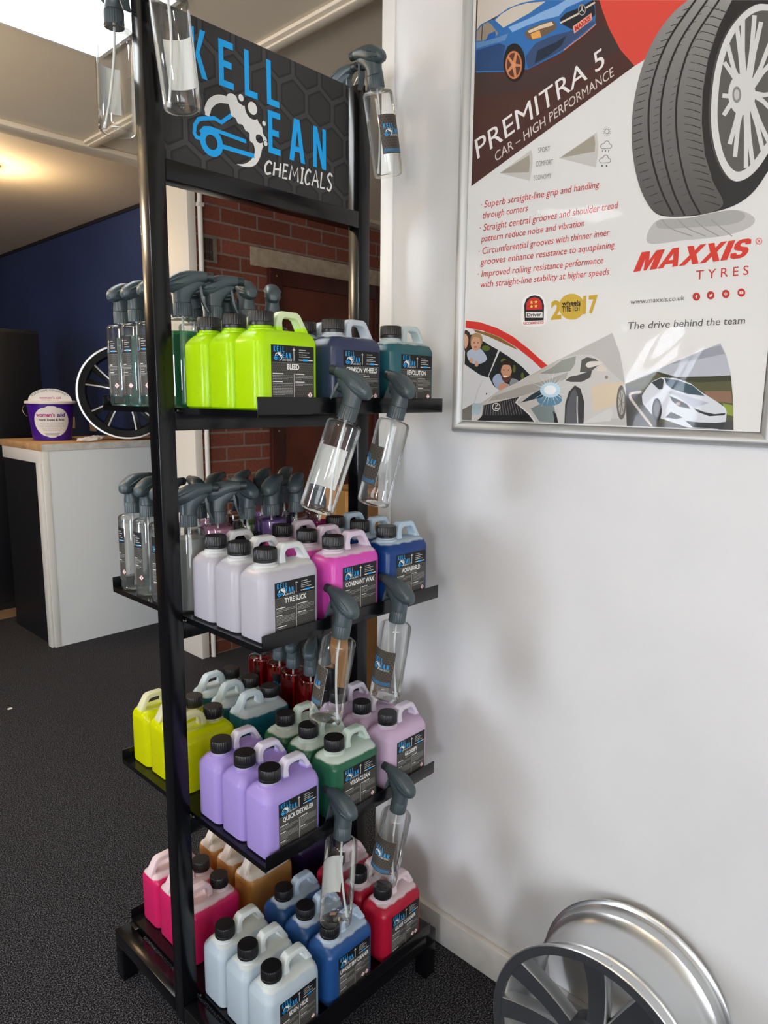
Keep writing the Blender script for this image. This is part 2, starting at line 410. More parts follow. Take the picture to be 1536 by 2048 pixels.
# brick wall beyond the partition
def brick_material():
    M, N, L, B = new_mat('red_brick')
    tc = node(N, 'ShaderNodeTexCoord'); sp = node(N, 'ShaderNodeSeparateXYZ'); L.new(tc.outputs['Object'], sp.inputs[0])
    cb = node(N, 'ShaderNodeCombineXYZ'); L.new(sp.outputs['X'], cb.inputs[0]); L.new(sp.outputs['Z'], cb.inputs[1])
    br = node(N, 'ShaderNodeTexBrick'); L.new(cb.outputs[0], br.inputs['Vector'])
    for k, v in (('Scale', 1), ('Mortar Size', .0055), ('Mortar Smooth', .1), ('Brick Width', .225), ('Row Height', .075), ('Bias', 0)): br.inputs[k].default_value = v
    br.inputs['Color1'].default_value = lin('9A5542'); br.inputs['Color2'].default_value = lin('824533'); br.inputs['Mortar'].default_value = lin('94867A')
    nz = node(N, 'ShaderNodeTexNoise'); nz.inputs['Scale'].default_value = 60; L.new(tc.outputs['Object'], nz.inputs['Vector'])
    mx = node(N, 'ShaderNodeMix', data_type='RGBA', blend_type='MULTIPLY'); mx.inputs[0].default_value = .5
    L.new(br.outputs['Color'], mx.inputs[6]); L.new(nz.outputs['Fac'], mx.inputs[7]); L.new(mx.outputs[2], B.inputs['Base Color'])
    bp = node(N, 'ShaderNodeBump'); bp.inputs['Strength'].default_value = .6; bp.inputs['Distance'].default_value = .006
    h = math_node(N, L, 'SUBTRACT', math_node(N, L, 'MULTIPLY', nz.outputs['Fac'], .3), br.outputs['Fac'])
    L.new(h, bp.inputs['Height']); L.new(bp.outputs['Normal'], B.inputs['Normal']); B.inputs['Roughness'].default_value = .9
    return M
BY = 1.95
bm = bmesh.new(); box(bm, (1.31, BY, 0), (3.3, BY+.2, CEIL)); struct(obj('wall_back', bm, brick_material(), smooth=0))
cream = mat('cream_paint', 'EDE9DF', .5)
bm = bmesh.new(); box(bm, (1.268, BY-.012, 0), (1.312, BY+.35, CEIL-.001), .002); struct(obj('trim_4', bm, cream))
bm = bmesh.new(); box(bm, (NAVYX, BY+.35, 0), (NAVYX+.1, 6.5, CEILB)); box(bm, (1.27, BY+.3505, 0), (NAVYX, BY+.4, CEILB)); struct(obj('wall_navy', bm, blue_paint, smooth=0))
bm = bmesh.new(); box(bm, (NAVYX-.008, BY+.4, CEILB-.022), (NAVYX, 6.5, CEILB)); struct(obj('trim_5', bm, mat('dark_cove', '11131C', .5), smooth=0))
lintel = noisy('concrete_lintel', 'A99A85', 'BBAC97', 30, .9, .3, 5, .2, .003)
bm = bmesh.new(); box(bm, (1.64, BY-.004, 2.07), (2.80, BY+.01, 2.165)); struct(obj('trim_6', bm, lintel, smooth=0))
# dark timber door in the brick wall
maho = noisy('mahogany', '3A1712', '4A2018', 8, .45, .1, 4, .4, .002)
maho2 = noisy('mahogany_panel', '5A2A1A', '6B3422', 6, .5, .05, 4, .4, .002)
d = bpy.data.objects.new('door_1', None); COL.objects.link(d); struct(d)
obj('door_frame', boxes(((1.745, BY-.03, 0), (1.83, BY, 2.07)), ((2.56, BY-.03, 0), (2.645, BY, 2.07)), ((1.83, BY-.03, 1.985), (2.56, BY, 2.07)), bev=.003), maho, d)
obj('door_panel', boxes(((1.83, BY-.012, 0), (2.56, BY, 1.985))), maho2, d, 0)
bm = bmesh.new()
for x, z in ((1.787, 2.03), (2.60, 2.03), (1.787, 1.2), (2.60, 1.2)): lathe(bm, [(.006, 0), (.006, .003)], 10, (x, BY-.034, z), ax='Y')
obj('screw_caps', bm, mat('brass', 'B0A070', .3, 1), d)
# outer walls of the showroom with the shop windows that light it
def wall_with_holes(name, x0, x1, ys, zs, M):
    bm = bmesh.new(); y = -4
    for a, b in ys:
        box(bm, (x0, y, 0), (x1, a, CEIL)); box(bm, (x0, a, 0), (x1, b, zs[0])); box(bm, (x0, a, zs[1]), (x1, b, CEIL)); y = b
    box(bm, (x0, y, 0), (x1, 1.9, CEIL))
    return struct(obj(name, bm, M, smooth=0))
WINS = ((-3.0, -2.4), (.70, 1.28))
WZ0, WZ1 = .90, 2.05
wall_with_holes('wall_left', -3.6, -3.5, WINS, (WZ0, WZ1), wall_paint)
for i, (a, b) in enumerate(WINS):
    w = bpy.data.objects.new(f'window_{i+3}', None); COL.objects.link(w); struct(w)
    M = mat(f'daylight_pane_{i}', ('EEF3FF', 'E8F0FF')[i], .5, emit=WINDOW_LIGHT*(1, .95)[i])
    obj('pane', boxes(((-3.56, a, WZ0), (-3.55, b, WZ1))), M, w, 0)
    obj('frame', boxes(((-3.55, a, WZ0), (-3.49, a+.05, WZ1)), ((-3.55, b-.05, WZ0), (-3.49, b, WZ1)), ((-3.55, a+.05, WZ0), (-3.49, b-.05, WZ0+.05)), ((-3.55, a+.05, WZ1-.05), (-3.49, b-.05, WZ1)), ((-3.55, (a+b)/2-.025, WZ0+.05), (-3.49, (a+b)/2+.025, WZ1-.05))), trim_paint, w, 0)
FX0, FX1, FZ0, FZ1 = -3.0, -.95, .35, 2.2
struct(obj('wall_front', boxes(((-3.6, -4.1, 0), (FX0, -4, CEIL)), ((FX1, -4.1, 0), (WALLX+.09, -4, CEIL)), ((FX0, -4.1, 0), (FX1, -4, FZ0)), ((FX0, -4.1, FZ1), (FX1, -4, CEIL))), wall_paint, smooth=0))
w = bpy.data.objects.new('window_5', None); COL.objects.link(w); struct(w)
obj('pane', boxes(((FX0, -4.06, FZ0), (FX1, -4.05, FZ1))), mat('daylight_pane_front', 'F3F8FF', .5, emit=SHOPFRONT_LIGHT), w, 0)
obj('frame', boxes(*[((x, -4.05, FZ0), (x+.05, -3.99, FZ1)) for x in (FX0, -2.0, FX1-.05)], ((FX0+.05, -4.05, FZ0), (FX1-.05, -3.99, FZ0+.05)), ((FX0+.05, -4.05, FZ1-.05), (FX1-.05, -3.99, FZ1))), trim_paint, w, 0)
struct(obj('wall_left_back', boxes(((-3.6, 1.9, 0), (-3.5, 6.5, CEILB))), blue_paint, smooth=0))  # out of view; made navy so the glossy posts reflect something dark
struct(obj('wall_far', boxes(((-3.6, 6.5, 0), (3.3, 6.6, CEILB))), mat('far_wall_paint', '55504A', .7), smooth=0))
struct(obj('wall_side', boxes(((3.3, -.4, 0), (3.4, 6.5, CEIL)), ((WALLX+.09, -.45, 0), (3.4, -.4, CEIL))), wall_paint, smooth=0))

# ------------------------------------------------------------------ the display stand
T = .0349; W = .544; H2 = T/2
ZS = (1.3706, .9653, .5469, .128); ZTOP = 2.0683; ZB = 1.8031
YF, YK = -.2582, .2942; XA, XB = .0428, .5201; LIP = .0219; FOLD = .0074
stand = thing('display_stand', 'tall black metal display stand with four shelves of jerrycans under a sign board', 'display stand', (W/2, 0, 0))
def SL(bm): bmesh.ops.translate(bm, verts=bm.verts, vec=(-W/2, 0, 0)); return bm
for x in (0, W-T):
    bm = bmesh.new(); box(bm, (x, -H2, .078), (x+T, H2, ZTOP), .0022); obj('post', SL(bm), BLACK, stand)
bm = bmesh.new(); box(bm, (T, -H2, ZB-T), (W-T, H2, ZB), .002); obj('crossbar', SL(bm), BLACK, stand)
for z in ZS[:3]:
    bm = bmesh.new(); box(bm, (T, -H2, z-FOLD-T), (W-T, H2, z-FOLD-.0002), .002); obj('crossbar', SL(bm), BLACK, stand)
for i, z in enumerate(ZS):
    bm = bmesh.new(); e = .0022
    box(bm, (XA, YF, z-e), (XB, -H2-.001, z)); box(bm, (XA, -H2-.001, z-e), (W-T-.0003, H2+.001, z)); box(bm, (XA, H2+.001, z-e), (XB, YK, z))
    for y0, y1 in ((YF-e, YF), (YK, YK+e)): box(bm, (XA, y0, z-FOLD), (XB, y1, z+LIP), .0009)
    box(bm, (XA, YF, z-FOLD-.004), (XA+e, YK, z-e)); box(bm, (W-T-.003, H2+.002, z-FOLD-.004), (W-T-.001, YK, z-e)); box(bm, (XB-e, YF, z-FOLD), (XB, -H2-.002, z-e))
    s = obj('shelf', SL(bm), BLACK, stand)
    bm = bmesh.new()
    lathe(bm, [(.0045, 0), (.0045, .002), (.002, .0045)], 10, (0, 0, 0)); bmesh.ops.rotate(bm, verts=bm.verts, matrix=Matrix.Rotation(PI/2, 3, 'X')); bmesh.ops.translate(bm, verts=bm.verts, vec=(T+.006, -H2-.0005, z-.006))
    obj('bolt', SL(bm), BLACK, s)
for x in (0, W-T):
    for y0, y1 in ((YF, -H2-.0005), (H2+.0005, YK)):
        bm = bmesh.new(); box(bm, (x, y0, .0859), (x+T, y1, .1208), .002); obj('base_rail', SL(bm), BLACK, stand)
    for y0 in (YF, YK-T):
        bm = bmesh.new(); box(bm, (x, y0, 0), (x+T, y0+T, .0857), .002); obj('foot', SL(bm), BLACK, stand)
for y0 in (YF, YK-T):
    bm = bmesh.new(); box(bm, (T, y0, .0859), (W-T, y0+T, .1185), .002); obj('base_rail', SL(bm), BLACK, stand)
# the sign between the tops of the posts
sign = obj('sign_board', boxes(((-.229, .0081, ZB+.0005), (.229, .0115, 2.066))), HEXS, stand, 0)
LOGO.build('sign_lettering', sign, lambda x, y, h: (x/1000+.0349-W/2, .0081-h, 1.803+y/1000))

# ------------------------------------------------------------------ jerrycans
def can_body():
    bm = bmesh.new()
    loft(bm, [rrect(*a) for a in ((-.060, .060, .033, .010, 0), (-.065, .065, .038, .015, .003), (-.066, .066, .039, .017, .008), (-.066, .066, .039, .017, .110),
        (-.0640, .0658, .0375, .016, .1165), (-.0565, .0640, .0315, .014, .1255), (-.0505, .0600, .0250, .012, .1310), (-.0450, .0550, .0170, .010, .1330))])
    lathe(bm, [(.0225, .124), (.0225, .1335), (.0205, .1355), (.0185, .136), (.0185, .141)], 28, (-.030, 0, 0))
    out = [(-.0075, .118), (-.0060, .146), (-.0015, .1585), (.0070, .1665), (.0400, .1665), (.0475, .1625), (.0645, .1320), (.0655, .1130)]
    inn = [(.0070, .1325), (.0062, .1460), (.0085, .1528), (.0140, .1558), (.0360, .1558), (.0415, .1528), (.0510, .1370), (.0485, .1325)]
    rows = []
    def th(z): return .0135-.0042*(z-.118)/.048
    for s in (-1, 1): rows.append(([bm.verts.new((x, s*th(z), z)) for x, z in out], [bm.verts.new((x, s*(th(z)+.001), z)) for x, z in inn]))
    (o0, i0), (o1, i1) = rows; n = 8; nf = []
    for k in range(n):
        j = (k+1) % n
        nf.append(bm.faces.new((o0[k], o0[j], i0[j], i0[k]))); nf.append(bm.faces.new((o1[j], o1[k], i1[k], i1[j])))
        nf.append(bm.faces.new((o0[j], o0[k], o1[k], o1[j]))); nf.append(bm.faces.new((i0[k], i0[j], i1[j], i1[k])))
    bm.normal_update()
    es = [e for e in {e for f in nf for e in f.edges} if len(e.link_faces) == 2 and e.link_faces[0].normal.dot(e.link_faces[1].normal) < .8 and abs(abs(e.verts[0].co.y)-abs(e.verts[1].co.y)) < .003]
    bmesh.ops.bevel(bm, geom=es, offset=.0032, segments=3, profile=.5, affect='EDGES', clamp_overlap=True)
    return bm
def can_cap():
    bm = bmesh.new(); c = (-.030, 0, 0)
    ribbed(bm, .0212, .0008, .1455, .163, 30, c, .002)
    lathe(bm, [(.0208, .1395), (.0214, .140), (.0214, .1445), (.0206, .1452)], 32, c)
    return bm
def info_label(w, h, seed, hazards, name=None):
    """black label of a filled can: device, cross, small print in two columns, warning diamonds"""
    R = random.Random(seed); A = Art()
    A.rect(HEXL, 0, 0, w, h, 1); A.rect(HEAD, 0, h*.71, w, h, 2); A.rect('8C8C88', 0, h*.708, w, h*.712, 3)
    k = w*.42/350
    A.add(LOGO_SMALL, lambda x, y: (w*.055+(x-70)*k, h*.735+(y-30)*k), 1)
    cx = w*.52
    A.rect(WHITE, cx-.0005, h*.745, cx+.0005, h*.965, 3); A.rect(WHITE, cx-.003, h*.925, cx+.003, h*.937, 3)
    for i, (z, l) in enumerate(((.93, .16), (.89, .25), (.85, .18), (.815, .26))): A.rect('C8C8C4', w*.64, h*z, w*(.64+l), h*z+.0011, 3)
    A.rect(WHITE, w*.63, h*.757, w*.73, h*.757+.0014, 3); A.rect(BLUE, w*.735, h*.75, w*.86, h*.75+.003, 3); A.rect(WHITE, w*.865, h*.757, w*.97, h*.757+.0014, 3)
    A.rect('C8C8C4', cx-.0005, h*.03, cx+.0005, h*.53, 3)
    def column(x0, x1, z, blocks):
        for nl in blocks:
            A.rect(WHITE, x0, z-.0014, x0+(x1-x0)*R.uniform(.3, .6), z, 3); z -= .0034
            for i in range(nl):
                x = x0; xe = x1 if i < nl-1 else x0+(x1-x0)*R.uniform(.3, .8)
                while x < xe-.001:
                    q = min(xe, x+R.uniform(.002, .006)); A.rect('A6A6A2', x, z-.0009, q, z, 3); x = q+.0007
                z -= .0026
            z -= .002
    column(w*.03, w*.49, h*.53, (3, R.randint(5, 8), 1)); column(w*.55, w*.97, h*.53, (R.randint(3, 6), 2))
    for i in range(hazards):
        x = w*(.90-.125*i); z = h*.165; r = .0062
        A.poly('B8312A', [(x-r, z), (x, z-r), (x+r, z), (x, z+r)], 3); q = r*.84; A.poly('F3E9E6', [(x-q, z), (x, z-q), (x+q, z), (x, z+q)], 4)
        if i == hazards-1: A.rect('141414', x-.0006, z-.0012, x+.0006, z+.003, 5); A.rect('141414', x-.0006, z-.003, x+.0006, z-.0018, 5)
        else: A.rect('141414', x-.002, z-.0012, x+.0018, z-.0003, 5); A.rect('141414', x-.0008, z+.0003, x+.0024, z+.0012, 5)
    return A
LW, LH = .0925, .098
BODY = CAPM = None
def make_can(label_seed, pname, sub, hazards, M, rough_label):
    global BODY, CAPM
    t = thing('jerrycan', rough_label, 'jerrycan')
    if BODY is None:
        b = obj('body', can_body(), M, t, 42); BODY = b.data; b.material_slots[0].link = 'OBJECT'; b.material_slots[0].material = M
        c = obj('cap', can_cap(), CAP, t); CAPM = c.data
    else:
        b = bpy.data.objects.new('body', BODY); COL.objects.link(b); b.parent = t; b.material_slots[0].link = 'OBJECT'; b.material_slots[0].material = M
        c = bpy.data.objects.new('cap', CAPM); COL.objects.link(c); c.parent = t
    fm = lambda x, y, h: (-.0405+x, -.0391-h, .0090+y)
    l = info_label(LW, LH, label_seed, hazards).build('label', t, fm)
    if not pname: return t
    A = Art(); w = text2d(pname, .012)[2]*.0088*.76; w = min(w, .084); x0 = LW*.5-w/2; z0 = LH*.600
    A.text(WHITE, pname, (x0, z0), (x0+w, z0), (x0, z0+.0088), 5, .028)
    if sub:
        w = text2d(sub)[2]*.0026; A.text('B4B4B0', sub, (LW*.5-w/2, z0-.0045), (LW*.5+w/2, z0-.0045), (LW*.5-w/2, z0-.0019), 5)
    A.build('product_name', l, fm)
    return t
def dup(root, loc, rz, label, group=None):
    r = root.copy(); COL.objects.link(r); r.location = loc; r.rotation_euler = (0, 0, rz); r['label'] = label
    if group: r['group'] = group
    for ch in list(root.children):
        c = ch.copy(); COL.objects.link(c); c.parent = r
        for g in list(ch.children):
            e = g.copy(); COL.objects.link(e); e.parent = c
    return r
SHELF = ('top shelf', 'second shelf', 'third shelf', 'bottom shelf')
# shelf, left edge, faces the back?, printed name, small print, warnings, colour word, liquid, level, upper colour, rows
CANS = [
 (0, .052, 0, 'BLEED', '', 1, 'lime green', 'D2FF0C', .140, 'F0FADC', (0, 1, 2)),
 (0, .2165, 0, 'CRIMSON WHEELS', 'Wheel Acid', 2, 'slate violet', '3B4668', .131, 'D9E2EA', (0, 1)),
 (0, .372, 0, 'REVOLUTION', 'Acid Free Wheel Cleaner', 1, 'dark teal', '2E6C76', .127, 'D6E4E4', (0,)),
 (1, .052, 0, 'TYRE SLICK', '', 0, 'clear whitish', 'CFCED9', .126, 'EEF2F4', (0, 1, 2)),
 (1, .213, 0, 'COVENANT WAX', '', 0, 'bright magenta', 'F45FD2', .126, 'F6E8F6', (0, 1, 2)),
 (1, .365, 0, 'AQUASHIELD', 'Ceramic Spray Sealant', 1, 'deep blue', '12468F', .127, 'D2E6F4', (0, 1, 2)),
 (2, .052, 0, 'QUICK DETAILER', '', 0, 'lavender', 'BBA6EE', .136, 'ECEAF8', (0, 1, 2)),
 (2, .215, 0, 'VERSACLEAN', '', 1, 'bottle green', '2B6E50', .121, 'DCECE2', (0, 1, 2)),
 (2, .374, 0, 'GLOSSIFY', 'High Gloss Tyre Dressing', 1, 'pale pink', 'E6CCE8', .134, 'F2ECF6', (0, 1, 2)),
 (3, .047, 0, 'EDEN HIDE', '', 1, 'icy clear', 'CADBE6', .127, 'E8F0F0', (0, 1, 2)),
 (3, .203, 0, 'UPHOLSTERY CLEANER', '', 2, 'royal blue', '2A5C9E', .129, 'D0E2F2', (0, 1, 2)),
 (3, .364, 0, 'GLASS CLEANER', '', 2, 'cherry red', 'C8203F', .128, 'F8E8EC', (0, 1, 2)),
 (2, .062, 1, '', '', 0, 'yellow', 'EFF408', .133, 'F0F0D2', (0, 1, 2)),
 (2, .219, 1, '', '', 0, 'petrol blue', '1F6E86', .117, 'DCEAF0', (0, 1, 2)),
 (3, .066, 1, '', '', 0, 'hot pink', 'E82C72', .125, 'FAE8EC', (0, 1, 2)),
 (3, .223, 1, '', '', 0, 'amber', 'D09A58', .122, 'F4ECE2', (0, 1, 2)),
 (3, .372, 1, '', '', 0, 'dark purple', '2A1F4E', .126, 'C8C4DC', (0, 1)),
]
YROW = (-.2135, -.1345, -.0555); YBACK = (.0855, .1645, .2435)
for n, (sh, xl, back, nm, sub, hz, colour, liq, lev, top, rows) in enumerate(CANS):
    M = can_mat('can_'+colour.replace(' ', '_'), liq, lev, top, .42 if colour in ('lime green', 'yellow') else .3)
    side = 'back of the ' if back else ''
    grp = f'{colour} jerrycans on the {side}{SHELF[sh]}'
    place = {0: 'at the front of its row', 1: 'second from the front', 2: 'third from the front'} if not back else {0: 'nearest the middle', 1: 'second from the middle', 2: 'nearest the far edge'}
    first = None
    for r in rows:
        lab = f'{colour} jerrycan with black cap, {place[r]}, {side}{SHELF[sh]}'
        loc = (xl+.066+random.uniform(-.0015, .0015), (YBACK if back else YROW)[r]+random.uniform(-.0006, .0006), ZS[sh]+.0003); rz = (PI if back else 0)
        if first is None:
            first = make_can(n, nm, sub, hz, M, lab)
            first.location = loc; first.rotation_euler = (0, 0, rz); first['group'] = grp
        else: dup(first, loc, rz, lab, grp)

# ------------------------------------------------------------------ spray bottles
BR, BH = .032, .166
def bottle_shell():
    bm = bmesh.new()
    lathe(bm, [(.012, .0035), (.024, .0025), (.029, 0), (BR-.0008, .002), (BR, .006), (BR, BH-.007), (BR-.0015, BH-.0025), (BR-.005, BH), (.0165, BH+.0015), (.0135, BH+.003), (.0135, BH+.012)], 40, caps=False)
    v = [bm.verts.new((.012*math.cos(2*PI*k/40), .012*math.sin(2*PI*k/40), .0035)) for k in range(40)]
    bm.faces.new(v[::-1]); bmesh.ops.remove_doubles(bm, verts=bm.verts, dist=.00005)
    lathe(bm, [(.0035, .0038), (.0035, .006), (.002, .0065)], 12)
    return bm
def liquid_body(level):
    bm = bmesh.new(); r = BR-.0012
    lathe(bm, [(.02, .004), (r-.002, .005), (r, .008), (r, level-.002), (r-.001, level)], 40)
    return bm
def trigger_head():
    bm = bmesh.new(); Z = BH+.006
    def ringx(x, zc, hz, hy, n=16, pw=2.5):
        out = []
        for k in range(n):
            t = 2*PI*k/n; c, s = math.cos(t), math.sin(t)
            out.append((x, hy*math.copysign(abs(c)**(2/pw), c), Z+zc+hz*math.copysign(abs(s)**(2/pw), s)))
        return out
    loft(bm, [ringx(*a) for a in ((-.0310, .0530, .003, .004), (-.0298, .0530, .0080, .0090), (-.0255, .0545, .0120, .0130), (-.0160, .0575, .0165, .0158),
        (-.003, .0615, .0192, .0166), (.010, .0655, .0180, .0158), (.022, .0695, .0145, .0138), (.034, .0728, .0112, .0118), (.0445, .0742, .0092, .0100), (.0470, .0743, .0082, .009))])
    def ringz(z, x, hx, hy, n=16, pw=2.4):
        out = []
        for k in range(n):
            t = 2*PI*k/n; c, s = math.cos(t), math.sin(t)
            out.append((x+hx*math.copysign(abs(c)**(2/pw), c), hy*math.copysign(abs(s)**(2/pw), s), Z+z))
        return out
    loft(bm, [ringz(*a) for a in ((.0235, 0, .0163, .0163), (.028, 0, .0162, .0160), (.034, .0005, .0165, .0150), (.040, .0025, .0185, .0143), (.046, .0055, .0220, .0138), (.052, .0085, .0262, .0134), (.058, .0105, .0300, .0128), (.063, .0115, .0320, .0110))])
    for s in (-1, 1):      # raised flutes along the cheeks
        tube(bm, [(-.021, s*.0145, Z+.0600), (-.006, s*.0163, Z+.0670), (.013, s*.0146, Z+.0740)], [.0012, .0026, .0010], 8)
        tube(bm, [(-.023, s*.0138, Z+.0520), (-.011, s*.0160, Z+.0550), (.003, s*.0156, Z+.0575)], [.0010, .0022, .0010], 8)
    return bm
def nozzle_bm():
    bm = bmesh.new(); Z = BH+.006+.0743
    lathe(bm, [(.0072, .0465), (.0088, .0475), (.0088, .0590), (.0080, .0598), (.0030, .0598), (.0030, .0570)], 12, (0, 0, Z), ax='X')
    return bm
def lever_bm():
    bm = bmesh.new(); Z = BH+.006; rings = []
    P = catmull([(.029, .064), (.0335, .054), (.0355, .043), (.0375, .031), (.042, .019), (.0480, .0085)], 4)
    for i, (x, z) in enumerate(P):
        a = P[max(i-1, 0)]; b = P[min(i+1, len(P)-1)]; dx, dz = b[0]-a[0], b[1]-a[1]; l = math.hypot(dx, dz); nx, nz = -dz/l, dx/l
        k = i/(len(P)-1); w = .0068+.0022*math.sin(k*PI); t = .0026-.0012*k
        rings.append([(x+nx*t, -w, Z+z+nz*t), (x+nx*t*1.5, 0, Z+z+nz*t*1.5), (x+nx*t, w, Z+z+nz*t), (x-nx*t, w*.9, Z+z-nz*t), (x-nx*t*.6, 0, Z+z-nz*t*.6), (x-nx*t, -w*.9, Z+z-nz*t)])
    loft(bm, rings)
    return bm
def piston_bm():
    bm = bmesh.new(); Z = BH+.006; tube(bm, [(.020, 0, Z+.045), (.035, 0, Z+.047)], .0055, 12); return bm
def collar_bm():
    bm = bmesh.new(); ribbed(bm, .0172, .0007, BH+.0050, BH+.0290, 26); return bm
def tube_bm(bend=0):
    bm = bmesh.new()
    e = (.0235*math.cos(bend), .0235*math.sin(bend)) if bend is not None else (0, 0)
    tube(bm, catmull([(0, 0, BH+.006), (e[0]*.1, e[1]*.1, BH*.72), (e[0]*.5, e[1]*.5, BH*.36), (e[0]*.95, e[1]*.95, .013)], 6), .0023, 10)
    tube(bm, [(e[0]*.92, e[1]*.92, .016), (e[0]*1.02, e[1]*1.02, .007)], .0036, 10)
    return bm
def wrap(r, z0):
    return lambda x, y, h: ((r+h)*math.sin(x/r), -(r+h)*math.cos(x/r), z0+y)
def split_art(A, step):
    """cuts a flat piece of print into narrow strips so that it can bend round a bottle"""
    bm = bmesh.new(); vs = [bm.verts.new((x, y, l)) for x, y, l in A.V]
    for f, mi in A.F:
        try: bm.faces.new([vs[i] for i in f]).material_index = mi
        except ValueError: pass
    xs = [v[0] for v in A.V]; x = min(xs)+step
    while x < max(xs):
        bmesh.ops.bisect_plane(bm, geom=bm.verts[:]+bm.edges[:]+bm.faces[:], plane_co=(x, 0, 0), plane_no=(1, 0, 0)); x += step
    B = Art(); B.mats = A.mats; bm.verts.index_update()
    B.V = [tuple(v.co) for v in bm.verts]; B.F = [(tuple(v.index for v in f.verts), f.material_index) for f in bm.faces]; bm.free()
    return B
HEXB = hex_mat('honeycomb_print_bottle', .0058, '453F39', '6A6257', '2C2926', plane='XZ')
def front_label():
    A = Art(); w, h = .056, .076
    A.rect(HEXB, -w/2, 0, w/2, h, 1); k = .040/350
    A.add(LOGO_SMALL, lambda x, y: (-.020+(x-70)*k, h*.44+(y-30)*k), 1)
    for i in range(5): A.line(BLUE, [(-w*.46, .004+i*.0016), (0, .0025+i*.0016), (w*.46, .004+i*.0016)], .0004, 3, 4)
    return A
FL = split_art(front_label(), .004)
BLK = Art(); BLK.rect('DEDFDA', -.028, 0, .028, .076, 0); BLK = split_art(BLK, .004)
IL = split_art((lambda A: (lambda B: B)(Art().add(A, lambda x, y: (x-.024, y))))(info_label(.048, .118, 99, 1)), .004)
SHELLM = {}
def part(name, key, maker, M, parent):
    if key not in SHELLM:
        o = obj(name, maker(), M, parent); SHELLM[key] = o.data
    else:
        o = bpy.data.objects.new(name, SHELLM[key]); COL.objects.link(o); o.parent = parent
    return o
def art_part(name, key, A, fm, parent):
    if key not in SHELLM:
        o = A.build(name, parent, fm, .00006); SHELLM[key] = o.data
    else:
        o = bpy.data.objects.new(name, SHELLM[key]); COL.objects.link(o); o.parent = parent
    return o
def spray(label, group, fwd, liquid=None, level=.150, lab='front', lang=0, bend=0.6, tint=None):
    """fwd: direction of the nozzle about the bottle's axis; lang: direction the label faces"""
    t = thing('spray_bottle', label, 'spray bottle', group=group)
    part('bottle', 'shell'+(tint or ''), bottle_shell, MATS.get(tint, CLEAR), t)
    if liquid: part('liquid', f'liq{liquid}{level}', lambda: liquid_body(level), MATS[liquid], t)
    if lab == 'front':
        l = art_part('label', 'front', FL, wrap(BR+.0003, .040), t); b = art_part('label_back', 'blank', BLK, wrap(BR-.0004, .040), l)
    else:
        l = art_part('label', 'info', IL, wrap(BR+.0003, .022), t); b = None
    l.rotation_euler.z = lang+PI/2
    part('dip_tube', f'tube{bend}', lambda: tube_bm(bend), TUBE, t)
    part('collar', 'collar', collar_bm, GREY, t).rotation_euler.z = fwd
    h = part('trigger_head', 'head', trigger_head, GREY, t); h.rotation_euler.z = fwd
    part('nozzle', 'nozzle', nozzle_bm, GREYD, h); part('lever', 'lever', lever_bm, GREY, h); part('piston', 'piston', piston_bm, GREYD, h)
    return t
R = math.radians
for k, c, q in (('teal_liquid', 'D8F2F0', .06), ('green_liquid', '7AD2A0', .28), ('clear_liquid', 'F8FCFC', .10), ('milky_liquid', 'C9CCC8', .75), ('pink_liquid', 'FAC6EA', .9), ('olive_liquid', '7DA640', 0),
    ('violet_liquid', 'B892EC', .9), ('navy_liquid', '28387A', 0), ('magenta_liquid', 'F040B8', .6), ('red_liquid', 'EE1E2C', .12), ('blue_liquid', '2456AE', 0)): liquid_mat(k, c, q)
